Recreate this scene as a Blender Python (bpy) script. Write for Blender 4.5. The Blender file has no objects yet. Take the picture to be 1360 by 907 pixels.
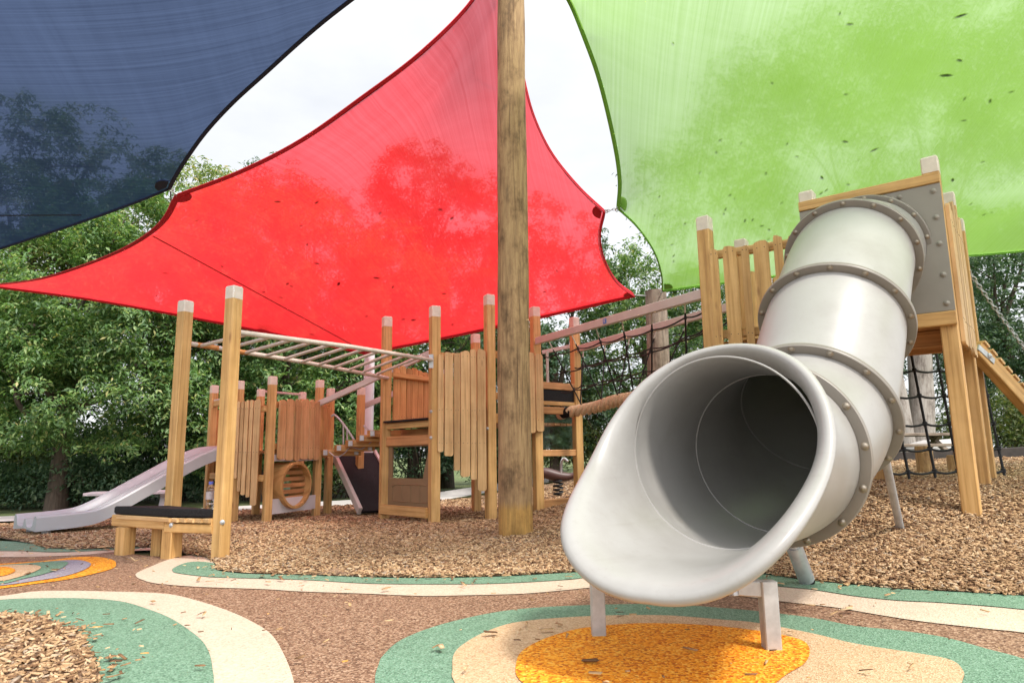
import bpy, bmesh, math, random
import numpy as np
from mathutils import Vector, Matrix, noise
from mathutils.geometry import delaunay_2d_cdt
from mathutils.bvhtree import BVHTree

random.seed(7)
rng = np.random.default_rng(7)
sc = bpy.context.scene
COL = sc.collection
PI = math.pi
R = math.radians

# ------------------------------------------------------------------ camera
FPX, CXP, CYP = 906.67, 680.0, 453.5        # focal length and centre, in photo pixels
CAM = Vector((0, 0, 0.72))
PITCH, ROLL = R(9.45), R(0.84)
_F = Vector((0, math.cos(PITCH), math.sin(PITCH)))
_U0 = Vector((0, -math.sin(PITCH), math.cos(PITCH)))
_R0 = Vector((1, 0, 0))
CU = _U0 * math.cos(ROLL) + _R0 * math.sin(ROLL)
CR = _R0 * math.cos(ROLL) - _U0 * math.sin(ROLL)

def ray(px, py):
    return _F + CR * ((px - CXP) / FPX) + CU * ((CYP - py) / FPX)

def P(px, py, Y):                            # measured point at distance Y
    d = ray(px, py)
    return CAM + d * (Y / d.y)

def PZ(px, py, z=0.0):                       # measured point on the level z
    d = ray(px, py)
    return CAM + d * ((z - CAM.z) / d.z)

def sstep(a, b, x):
    t = min(1.0, max(0.0, (x - a) / (b - a)))
    return t * t * (3 - 2 * t)

def gz(x, y):                                # lie of the land: level paving, a mound to the right, a dip at the back left
    ye = 4.1 - 0.75 * sstep(1.2, 2.6, x)
    right = 0.42 * sstep(-0.5, 3.0, x) * sstep(ye + 0.05, ye + 2.1, y) + 0.13 * sstep(3.0, 7.0, x) * sstep(6.0, 11.0, y)
    left = -0.02 * max(0.0, min(y, 12.0) - 6.4) * (1 - sstep(0.0, 2.0, x))
    return right + left

def PG(px, py, dz=0.0):                      # measured point on the land
    z = dz
    p = PZ(px, py, z)
    for _ in range(12):
        z = 0.5 * z + 0.5 * (gz(p.x, p.y) + dz)
        p = PZ(px, py, z)
    return p

# ------------------------------------------------------------------ materials
def nt(name):
    m = bpy.data.materials.new(name)
    m.use_nodes = True
    t = m.node_tree
    b = t.nodes['Principled BSDF']
    return m, t, t.nodes, t.links, b

def ramp(N, stops):
    r = N.new('ShaderNodeValToRGB')
    e = r.color_ramp.elements
    while len(e) < len(stops):
        e.new(0.5)
    for el, (p, c) in zip(e, stops):
        el.position = p
        el.color = (*c, 1)
    return r

def coords(N, L, kind='Object', scale=(1, 1, 1), rot=(0, 0, 0)):
    tc = N.new('ShaderNodeTexCoord')
    mp = N.new('ShaderNodeMapping')
    mp.inputs['Scale'].default_value = scale
    mp.inputs['Rotation'].default_value = rot
    L.new(tc.outputs[kind], mp.inputs['Vector'])
    return mp.outputs['Vector']

def noise_node(N, L, vec, scale, detail=4, rough=0.55):
    n = N.new('ShaderNodeTexNoise')
    n.inputs['Scale'].default_value = scale
    n.inputs['Detail'].default_value = detail
    n.inputs['Roughness'].default_value = rough
    L.new(vec, n.inputs['Vector'])
    return n

def mixc(N, L, fac, a, b, mode='MIX'):
    m = N.new('ShaderNodeMix')
    m.data_type = 'RGBA'
    m.blend_type = mode
    for sock, v in ((m.inputs[0], fac), (m.inputs[6], a), (m.inputs[7], b)):
        if hasattr(v, 'is_linked'):
            L.new(v, sock)
        elif isinstance(v, (int, float)):
            sock.default_value = v
        else:
            sock.default_value = (*v, 1)
    return m.outputs[2]

def bump(N, L, b, h, strength, dist=0.01):
    bp = N.new('ShaderNodeBump')
    bp.inputs['Strength'].default_value = strength
    bp.inputs['Distance'].default_value = dist
    L.new(h, bp.inputs['Height'])
    L.new(bp.outputs['Normal'], b.inputs['Normal'])

def m_wood(name, light, mid, dark, rough=0.62):
    m, t, N, L, b = nt(name)
    v = coords(N, L, 'UV', (1.3, 34, 1))
    g = noise_node(N, L, v, 1.0, 5, 0.6)
    r = ramp(N, [(0.28, dark), (0.46, mid), (0.62, light), (0.85, mid)])
    L.new(g.outputs['Fac'], r.inputs['Fac'])
    geo = N.new('ShaderNodeNewGeometry')
    rr = ramp(N, [(0.0, (0.74, 0.71, 0.68)), (0.5, (0.9, 0.89, 0.88)), (1.0, (1.0, 1.0, 1.0))])
    L.new(geo.outputs['Random Per Island'], rr.inputs['Fac'])
    c = mixc(N, L, 1.0, r.outputs['Color'], rr.outputs['Color'], 'MULTIPLY')
    v2 = coords(N, L, 'UV', (2.2, 8, 1))
    k = N.new('ShaderNodeTexVoronoi')
    k.inputs['Scale'].default_value = 1.0
    L.new(v2, k.inputs['Vector'])
    kr = ramp(N, [(0.03, (0.35, 0.25, 0.18)), (0.12, (1, 1, 1))])
    L.new(k.outputs['Distance'], kr.inputs['Fac'])
    c = mixc(N, L, 0.75, c, kr.outputs['Color'], 'MULTIPLY')
    v3 = coords(N, L, 'Object', (1, 1, 1))
    s = noise_node(N, L, v3, 3.2, 5, 0.6)
    sr = ramp(N, [(0.35, (0.72, 0.68, 0.64)), (0.6, (1, 1, 1))])
    L.new(s.outputs['Fac'], sr.inputs['Fac'])
    c = mixc(N, L, 0.6, c, sr.outputs['Color'], 'MULTIPLY')
    L.new(c, b.inputs['Base Color'])
    b.inputs['Roughness'].default_value = rough
    bump(N, L, b, g.outputs['Fac'], 0.35, 0.004)
    return m

def m_plain(name, col, rough=0.5, metal=0.0, var=0.15, scale=6.0, bmp=0.0, spec=0.5):
    m, t, N, L, b = nt(name)
    v = coords(N, L, 'Object')
    n = noise_node(N, L, v, scale, 6, 0.6)
    lo = tuple(c * (1 - var) for c in col)
    hi = tuple(min(1, c * (1 + var * 0.6)) for c in col)
    r = ramp(N, [(0.3, lo), (0.7, hi)])
    L.new(n.outputs['Fac'], r.inputs['Fac'])
    L.new(r.outputs['Color'], b.inputs['Base Color'])
    b.inputs['Roughness'].default_value = rough
    b.inputs['Metallic'].default_value = metal
    b.inputs['Specular IOR Level'].default_value = spec
    if bmp:
        n2 = noise_node(N, L, v, scale * 14, 3)
        bump(N, L, b, n2.outputs['Fac'], bmp, 0.003)
    return m

def m_rubber(name, cols, scale=120.0, dirt=0.35):
    m, t, N, L, b = nt(name)
    v = coords(N, L, 'Object')
    vo = N.new('ShaderNodeTexVoronoi')
    vo.inputs['Scale'].default_value = scale
    L.new(v, vo.inputs['Vector'])
    sep = N.new('ShaderNodeSeparateColor')
    L.new(vo.outputs['Color'], sep.inputs['Color'])
    n = len(cols)
    r = ramp(N, [(i / (n - 1), c) for i, c in enumerate(cols)])
    L.new(sep.outputs['Red'], r.inputs['Fac'])
    big = noise_node(N, L, v, 1.6, 6, 0.65)
    br = ramp(N, [(0.3, (0.72, 0.7, 0.68)), (0.62, (1, 1, 1))])
    L.new(big.outputs['Fac'], br.inputs['Fac'])
    c = mixc(N, L, dirt, r.outputs['Color'], br.outputs['Color'], 'MULTIPLY')
    L.new(c, b.inputs['Base Color'])
    b.inputs['Roughness'].default_value = 0.75
    b.inputs['Specular IOR Level'].default_value = 0.3
    bump(N, L, b, vo.outputs['Distance'], 0.6, 0.004)
    return m

def m_island(name, stops, rough=0.8, transl=0.0, tcol=None, spec=0.3, patch=0.0):
    """colour that differs from piece to piece (chips, leaves)"""
    m, t, N, L, b = nt(name)
    geo = N.new('ShaderNodeNewGeometry')
    r = ramp(N, stops)
    L.new(geo.outputs['Random Per Island'], r.inputs['Fac'])
    col = r.outputs['Color']
    if patch:
        v = coords(N, L, 'Object')
        pn = noise_node(N, L, v, 0.9, 4, 0.6)
        pr = ramp(N, [(0.36, (0.62, 0.58, 0.55)), (0.62, (1, 1, 1))])
        L.new(pn.outputs['Fac'], pr.inputs['Fac'])
        col = mixc(N, L, patch, col, pr.outputs['Color'], 'MULTIPLY')
    L.new(col, b.inputs['Base Color'])
    b.inputs['Roughness'].default_value = rough
    b.inputs['Specular IOR Level'].default_value = spec
    if transl:
        tr = N.new('ShaderNodeBsdfTranslucent')
        tc = mixc(N, L, 1.0, col, tcol, 'MULTIPLY')
        L.new(tc, tr.inputs['Color'])
        mx = N.new('ShaderNodeMixShader')
        mx.inputs[0].default_value = transl
        L.new(b.outputs[0], mx.inputs[1])
        L.new(tr.outputs[0], mx.inputs[2])
        L.new(mx.outputs[0], N['Material Output'].inputs['Surface'])
    return m

def m_sail(name, tcol, dcol, open_, ang, streak=0.5, glow=0.85, tint=(1, 1, 1), blur=0.5):
    """knitted shade cloth: light comes through the threads, and straight through the holes"""
    m, t, N, L, b = nt(name)
    N.remove(b)
    out = N['Material Output']
    v = coords(N, L, 'Object', (1, 1, 0.0001), (0, 0, 0))
    rot = N.new('ShaderNodeMapping')
    rot.inputs['Rotation'].default_value = (0, 0, -ang)
    L.new(v, rot.inputs['Vector'])
    st = N.new('ShaderNodeMapping')
    st.inputs['Scale'].default_value = (0.35, 46, 1)
    L.new(rot.outputs['Vector'], st.inputs['Vector'])
    n1 = noise_node(N, L, st.outputs['Vector'], 1.0, 4, 0.65)
    st2 = N.new('ShaderNodeMapping')
    st2.inputs['Scale'].default_value = (9, 0.5, 1)
    L.new(rot.outputs['Vector'], st2.inputs['Vector'])
    n2 = noise_node(N, L, st2.outputs['Vector'], 1.0, 3, 0.6)
    big = noise_node(N, L, v, 0.55, 4, 0.6)
    a = N.new('ShaderNodeMath'); a.operation = 'MULTIPLY_ADD'
    L.new(n2.outputs['Fac'], a.inputs[0]); a.inputs[1].default_value = 0.35
    L.new(n1.outputs['Fac'], a.inputs[2])
    lo = tuple(c * (1 - streak * 0.55) for c in tcol)
    r = ramp(N, [(0.42, lo), (0.85, tcol)])
    L.new(a.outputs[0], r.inputs['Fac'])
    br = ramp(N, [(0.3, (0.84, 0.84, 0.84)), (0.7, (1, 1, 1))])
    L.new(big.outputs['Fac'], br.inputs['Fac'])
    tc = mixc(N, L, 1.0, r.outputs['Color'], br.outputs['Color'], 'MULTIPLY')
    tr = N.new('ShaderNodeBsdfTranslucent'); L.new(tc, tr.inputs['Color'])
    df = N.new('ShaderNodeBsdfDiffuse'); df.inputs['Color'].default_value = (*dcol, 1)
    m1 = N.new('ShaderNodeMixShader'); m1.inputs[0].default_value = glow
    L.new(df.outputs[0], m1.inputs[1]); L.new(tr.outputs[0], m1.inputs[2])
    tp0 = N.new('ShaderNodeBsdfTransparent'); tp0.inputs['Color'].default_value = (*tint, 1)
    rf = N.new('ShaderNodeBsdfRefraction'); rf.inputs['Color'].default_value = (*tint, 1)
    rf.inputs['IOR'].default_value = 1.018; rf.inputs['Roughness'].default_value = 0.9
    tp = N.new('ShaderNodeMixShader'); tp.inputs[0].default_value = blur
    L.new(tp0.outputs[0], tp.inputs[1]); L.new(rf.outputs[0], tp.inputs[2])
    m2 = N.new('ShaderNodeMixShader')
    op = N.new('ShaderNodeMapRange')
    op.inputs['From Min'].default_value = 0.42; op.inputs['From Max'].default_value = 0.85
    op.inputs['To Min'].default_value = open_ * 0.74; op.inputs['To Max'].default_value = open_ * 1.28
    L.new(a.outputs[0], op.inputs['Value'])
    L.new(op.outputs[0], m2.inputs[0])
    L.new(m1.outputs[0], m2.inputs[1]); L.new(tp.outputs[0], m2.inputs[2])
    L.new(m2.outputs[0], out.inputs['Surface'])
    return m

def m_log(name, light, mid, dark, raw=None, rawh=0.0):
    m, t, N, L, b = nt(name)
    v = coords(N, L, 'UV', (2.6, 26, 1))
    g = noise_node(N, L, v, 1.0, 8, 0.72)
    r = ramp(N, [(0.25, dark), (0.42, mid), (0.62, light), (0.8, mid)])
    L.new(g.outputs['Fac'], r.inputs['Fac'])
    v2 = coords(N, L, 'UV', (2.6, 4.2, 1))
    p = noise_node(N, L, v2, 1.3, 8, 0.7)
    pr = ramp(N, [(0.36, (0.30, 0.27, 0.25)), (0.45, (0.72, 0.68, 0.66)), (0.55, (1, 1, 1))])
    L.new(p.outputs['Fac'], pr.inputs['Fac'])
    c = mixc(N, L, 0.82, r.outputs['Color'], pr.outputs['Color'], 'MULTIPLY')
    v4 = coords(N, L, 'UV', (1.1, 60, 1))
    ck = noise_node(N, L, v4, 1.0, 2, 0.4)
    ckr = ramp(N, [(0.30, (0.18, 0.13, 0.1)), (0.36, (1, 1, 1))])
    L.new(ck.outputs['Fac'], ckr.inputs['Fac'])
    c = mixc(N, L, 0.8, c, ckr.outputs['Color'], 'MULTIPLY')
    vk = coords(N, L, 'UV', (1.5, 3.2, 1))
    kn = N.new('ShaderNodeTexVoronoi'); kn.inputs['Scale'].default_value = 1.0
    L.new(vk, kn.inputs['Vector'])
    kr = ramp(N, [(0.05, (0.3, 0.22, 0.16)), (0.13, (1, 1, 1))])
    L.new(kn.outputs['Distance'], kr.inputs['Fac'])
    c = mixc(N, L, 0.8, c, kr.outputs['Color'], 'MULTIPLY')
    if raw:
        tc = N.new('ShaderNodeTexCoord')
        sx = N.new('ShaderNodeSeparateXYZ'); L.new(tc.outputs['Object'], sx.inputs[0])
        v3 = coords(N, L, 'UV', (2, 30, 1))
        e = noise_node(N, L, v3, 1.0, 3)
        ad = N.new('ShaderNodeMath'); ad.operation = 'MULTIPLY_ADD'
        L.new(e.outputs['Fac'], ad.inputs[0]); ad.inputs[1].default_value = 0.12
        L.new(sx.outputs['Z'], ad.inputs[2])
        mr = N.new('ShaderNodeMapRange')
        mr.inputs['From Min'].default_value = rawh + 0.03; mr.inputs['From Max'].default_value = rawh + 0.10
        L.new(ad.outputs[0], mr.inputs['Value'])
        gr = ramp(N, [(0.3, tuple(x * 0.45 for x in raw)), (0.6, raw)])
        L.new(g.outputs['Fac'], gr.inputs['Fac'])
        rw = mixc(N, L, 0.7, gr.outputs['Color'], pr.outputs['Color'], 'MULTIPLY')
        c = mixc(N, L, mr.outputs[0], rw, c)
    L.new(c, b.inputs['Base Color'])
    b.inputs['Roughness'].default_value = 0.85
    bump(N, L, b, g.outputs['Fac'], 0.8, 0.012)
    return m

M = {}
M['wood'] = m_wood('pine_timber', (0.74, 0.46, 0.185), (0.62, 0.36, 0.125), (0.40, 0.21, 0.07))
M['wood_pale'] = m_wood('pale_pine', (0.78, 0.53, 0.27), (0.68, 0.43, 0.195), (0.46, 0.26, 0.105))
M['wood_red'] = m_wood('oiled_timber', (0.64, 0.34, 0.14), (0.53, 0.265, 0.10), (0.32, 0.14, 0.05))
M['cap'] = m_plain('cap_paint', (0.70, 0.62, 0.53), 0.6, var=0.12, scale=20)
def m_tube():
    m, t, N, L, b = nt('moulded_plastic')
    v = coords(N, L, 'Object')
    n1 = noise_node(N, L, v, 2.2, 7, 0.62)
    r1 = ramp(N, [(0.32, (0.285, 0.27, 0.25)), (0.55, (0.335, 0.323, 0.306)), (0.75, (0.352, 0.342, 0.326))])
    L.new(n1.outputs['Fac'], r1.inputs['Fac'])
    n2 = noise_node(N, L, v, 38, 5, 0.75)
    r2 = ramp(N, [(0.34, (0.80, 0.76, 0.70)), (0.44, (1, 1, 1))])
    L.new(n2.outputs['Fac'], r2.inputs['Fac'])
    c = mixc(N, L, 0.22, r1.outputs['Color'], r2.outputs['Color'], 'MULTIPLY')
    v3 = coords(N, L, 'Object', (3, 3, 60))
    n3 = noise_node(N, L, v3, 1.0, 3, 0.6)
    r3 = ramp(N, [(0.28, (0.86, 0.84, 0.80)), (0.4, (1, 1, 1))])
    L.new(n3.outputs['Fac'], r3.inputs['Fac'])
    c = mixc(N, L, 0.3, c, r3.outputs['Color'], 'MULTIPLY')
    L.new(c, b.inputs['Base Color'])
    rr = N.new('ShaderNodeMapRange'); rr.inputs['To Min'].default_value = 0.24; rr.inputs['To Max'].default_value = 0.46
    L.new(n1.outputs['Fac'], rr.inputs['Value']); L.new(rr.outputs[0], b.inputs['Roughness'])
    bump(N, L, b, n2.outputs['Fac'], 0.06, 0.002)
    return m
M['tube'] = m_tube()
M['flange'] = m_plain('flange_plastic', (0.235, 0.21, 0.18), 0.42, var=0.1, scale=5)
M['board'] = m_plain('taupe_board', (0.27, 0.245, 0.205), 0.5, var=0.08, scale=4)
M['steel'] = m_plain('galvanised_steel', (0.48, 0.49, 0.50), 0.42, 0.4, var=0.22, scale=14, bmp=0.05)
M['beige'] = m_plain('beige_powder_coat', (0.55, 0.50, 0.46), 0.42, var=0.1, scale=5)
M['bar'] = m_plain('worn_white_bar', (0.58, 0.53, 0.46), 0.4, var=0.2, scale=9)
M['rust'] = m_plain('worn_orange_bar', (0.55, 0.25, 0.08), 0.55, var=0.25, scale=20)
M['bolt'] = m_plain('bolt_head', (0.30, 0.255, 0.20), 0.30, 0.6, var=0.1)
M['mat'] = m_rubber('black_rubber_mat', [(0.006, 0.006, 0.007), (0.010, 0.010, 0.012), (0.018, 0.018, 0.02)], 150)
M['black'] = m_plain('black_rope', (0.012, 0.012, 0.014), 0.7, var=0.3, scale=60)
M['rope'] = m_plain('hemp_rope', (0.66, 0.48, 0.30), 0.85, var=0.3, scale=50, bmp=0.6)
M['ropetip'] = m_plain('pale_ferrule', (0.6, 0.54, 0.48), 0.5)
M['slide'] = m_plain('grey_slide_plastic', (0.40, 0.415, 0.43), 0.35, var=0.06, scale=3)
M['white'] = m_plain('white_board', (0.62, 0.60, 0.62), 0.5, var=0.08)
M['brownplastic'] = m_plain('brown_plastic', (0.24, 0.15, 0.075), 0.5, var=0.1)
M['blue'] = m_plain('blue_sticker', (0.015, 0.17, 0.55), 0.4)
M['concrete'] = m_plain('concrete', (0.50, 0.47, 0.45), 0.85, var=0.2, scale=2.5, bmp=0.3)
M['darkwood'] = m_plain('dark_edging', (0.06, 0.05, 0.045), 0.8, var=0.4, scale=8)
M['pole'] = m_log('weathered_pole', (0.45, 0.295, 0.145), (0.30, 0.185, 0.09), (0.085, 0.053, 0.031), (0.52, 0.30, 0.085), 0.30)
M['pole2'] = m_log('grey_pole', (0.33, 0.26, 0.20), (0.22, 0.17, 0.13), (0.09, 0.07, 0.055))
M['gum'] = m_log('gum_bark', (0.40, 0.36, 0.32), (0.30, 0.265, 0.235), (0.13, 0.10, 0.08))
M['bark'] = m_log('oak_bark', (0.12, 0.09, 0.065), (0.075, 0.055, 0.04), (0.03, 0.022, 0.017))
M['stump'] = m_log('pine_log', (0.46, 0.29, 0.14), (0.33, 0.19, 0.085), (0.16, 0.09, 0.045))

M['rub_brown'] = m_rubber('brown_rubber', [(0.09, 0.046, 0.028), (0.17, 0.09, 0.053), (0.24, 0.133, 0.08), (0.33, 0.20, 0.122), (0.46, 0.31, 0.21)], 125)
M['rub_green'] = m_rubber('green_rubber', [(0.078, 0.148, 0.095), (0.13, 0.24, 0.155), (0.172, 0.298, 0.20), (0.24, 0.37, 0.27)], 175)
M['rub_cream'] = m_rubber('cream_rubber', [(0.50, 0.385, 0.285), (0.565, 0.445, 0.335), (0.60, 0.48, 0.365), (0.63, 0.515, 0.40)], 120)
M['rub_peach'] = m_rubber('peach_rubber', [(0.38, 0.24, 0.13), (0.52, 0.345, 0.195), (0.59, 0.405, 0.24), (0.64, 0.47, 0.31)], 175)
M['rub_orange'] = m_rubber('orange_rubber', [(0.40, 0.08, 0.004), (0.66, 0.19, 0.006), (0.82, 0.29, 0.010), (0.86, 0.36, 0.02), (0.90, 0.50, 0.08)], 115)
M['rub_lilac'] = m_rubber('lilac_rubber', [(0.22, 0.20, 0.235), (0.29, 0.26, 0.305), (0.36, 0.33, 0.36)], 115)

M['chip'] = m_island('bark_chips', [(0.0, (0.095, 0.046, 0.024)), (0.15, (0.21, 0.112, 0.058)), (0.42, (0.385, 0.235, 0.122)),
                                   (0.72, (0.52, 0.34, 0.185)), (0.92, (0.64, 0.465, 0.29)), (1.0, (0.34, 0.27, 0.21))], 0.85, patch=0.4)
M['chip_red'] = m_island('red_bark_chips', [(0.0, (0.09, 0.035, 0.024)), (0.2, (0.20, 0.09, 0.055)), (0.5, (0.35, 0.18, 0.11)),
                                   (0.8, (0.46, 0.28, 0.18)), (1.0, (0.54, 0.38, 0.28))], 0.85, patch=0.5)
M['litter'] = m_island('dry_leaves', [(0.0, (0.10, 0.05, 0.025)), (0.4, (0.33, 0.19, 0.09)), (0.75, (0.52, 0.34, 0.17)), (0.93, (0.60, 0.44, 0.26)), (1.0, (0.62, 0.28, 0.04))], 0.8)
M['deadleaf'] = m_plain('dark_dead_leaf', (0.03, 0.035, 0.014), 0.8, var=0.3)
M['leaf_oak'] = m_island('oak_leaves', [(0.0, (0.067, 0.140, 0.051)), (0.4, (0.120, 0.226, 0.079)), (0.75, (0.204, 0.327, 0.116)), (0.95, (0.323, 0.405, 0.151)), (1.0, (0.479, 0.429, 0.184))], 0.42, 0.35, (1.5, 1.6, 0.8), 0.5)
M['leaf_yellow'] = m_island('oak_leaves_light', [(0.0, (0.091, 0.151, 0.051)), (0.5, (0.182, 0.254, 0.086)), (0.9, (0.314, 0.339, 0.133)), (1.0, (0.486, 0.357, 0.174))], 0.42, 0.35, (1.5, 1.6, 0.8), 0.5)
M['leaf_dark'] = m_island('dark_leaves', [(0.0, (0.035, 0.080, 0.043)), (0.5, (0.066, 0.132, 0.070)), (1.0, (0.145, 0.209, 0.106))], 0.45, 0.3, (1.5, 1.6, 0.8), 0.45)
M['leaf_gum'] = m_island('gum_leaves', [(0.0, (0.039, 0.072, 0.039)), (0.5, (0.072, 0.111, 0.055)), (1.0, (0.130, 0.163, 0.085))], 0.42, 0.3, (1.4, 1.5, 0.8), 0.5)
M['leaf_bush'] = m_island('bush_leaves', [(0.0, (0.039, 0.065, 0.023)), (0.5, (0.091, 0.137, 0.039)), (1.0, (0.208, 0.208, 0.072))], 0.5, 0.35, (1.5, 1.6, 0.8), 0.4)

def m_ground():
    m, t, N, L, b = nt('ground_grass')
    v = coords(N, L, 'Object')
    n = noise_node(N, L, v, 1.3, 8, 0.7)
    r = ramp(N, [(0.3, (0.05, 0.075, 0.022)), (0.5, (0.10, 0.135, 0.04)), (0.68, (0.17, 0.17, 0.07))])
    L.new(n.outputs['Fac'], r.inputs['Fac'])
    n2 = noise_node(N, L, v, 60, 4, 0.7)
    c = mixc(N, L, 0.5, r.outputs['Color'], n2.outputs['Fac'], 'OVERLAY')
    L.new(c, b.inputs['Base Color'])
    b.inputs['Roughness'].default_value = 0.95
    bump(N, L, b, n2.outputs['Fac'], 0.8, 0.03)
    return m
M['ground'] = m_ground()

def m_mulchbed(name, cols):
    m, t, N, L, b = nt(name)
    v = coords(N, L, 'Object', (1, 1, 1))
    vo = N.new('ShaderNodeTexVoronoi'); vo.inputs['Scale'].default_value = 36
    dn = noise_node(N, L, v, 22, 3)
    vm = N.new('ShaderNodeVectorMath'); vm.operation = 'MULTIPLY_ADD'
    L.new(dn.outputs['Color'], vm.inputs[0]); vm.inputs[1].default_value = (0.06, 0.06, 0.06)
    L.new(v, vm.inputs[2])
    L.new(vm.outputs[0], vo.inputs['Vector'])
    sep = N.new('ShaderNodeSeparateColor'); L.new(vo.outputs['Color'], sep.inputs['Color'])
    r = ramp(N, [(i / (len(cols) - 1), c) for i, c in enumerate(cols)])
    L.new(sep.outputs['Red'], r.inputs['Fac'])
    L.new(r.outputs['Color'], b.inputs['Base Color'])
    b.inputs['Roughness'].default_value = 0.9
    bump(N, L, b, vo.outputs['Distance'], 1.0, 0.02)
    return m
M['mulch'] = m_mulchbed('bark_bed', [(0.10, 0.055, 0.03), (0.20, 0.115, 0.065), (0.30, 0.185, 0.105), (0.40, 0.26, 0.16)])
M['sail_red'] = m_sail('red_shade_cloth', (0.74, 0.024, 0.030), (0.45, 0.010, 0.02), 0.165, R(72), 0.35, tint=(1, 0.72, 0.82))
M['sail_green'] = m_sail('green_shade_cloth', (0.235, 0.43, 0.072), (0.10, 0.28, 0.03), 0.235, R(86), 0.22, blur=0.74)
M['sail_blue'] = m_sail('navy_shade_cloth', (0.009, 0.0145, 0.036), (0.006, 0.009, 0.022), 0.165, R(7), 0.3, tint=(0.46, 0.62, 1.0))
M['hem_red'] = m_plain('red_webbing', (0.50, 0.006, 0.02), 0.8, var=0.1, scale=30)
M['hem_green'] = m_plain('green_webbing', (0.14, 0.34, 0.035), 0.8, var=0.1, scale=30)
M['hem_blue'] = m_plain('navy_webbing', (0.010, 0.012, 0.028), 0.8, var=0.1, scale=30)

# clear plastic
def m_clear(name, col, alpha):
    m, t, N, L, b = nt(name)
    b.inputs['Base Color'].default_value = (*col, 1)
    b.inputs['Roughness'].default_value = 0.08
    b.inputs['Transmission Weight'].default_value = 1.0
    b.inputs['IOR'].default_value = 1.15
    n = noise_node(N, L, coords(N, L, 'Object'), 8)
    r = ramp(N, [(0.3, (0.05, 0.05, 0.05)), (0.7, (0.16, 0.16, 0.16))])
    L.new(n.outputs['Fac'], r.inputs['Fac']); L.new(r.outputs['Color'], b.inputs['Roughness'])
    return m
M['clear'] = m_clear('clear_plastic', (0.9, 0.93, 0.95), 0.2)
M['bottlecap'] = m_plain('bottle_cap', (0.10, 0.13, 0.55), 0.4)
M['bottlelabel'] = m_plain('bottle_label', (0.42, 0.36, 0.38), 0.5, var=0.3, scale=40)
M['rider'] = m_plain('red_brown_rider', (0.075, 0.035, 0.03), 0.45)

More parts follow.
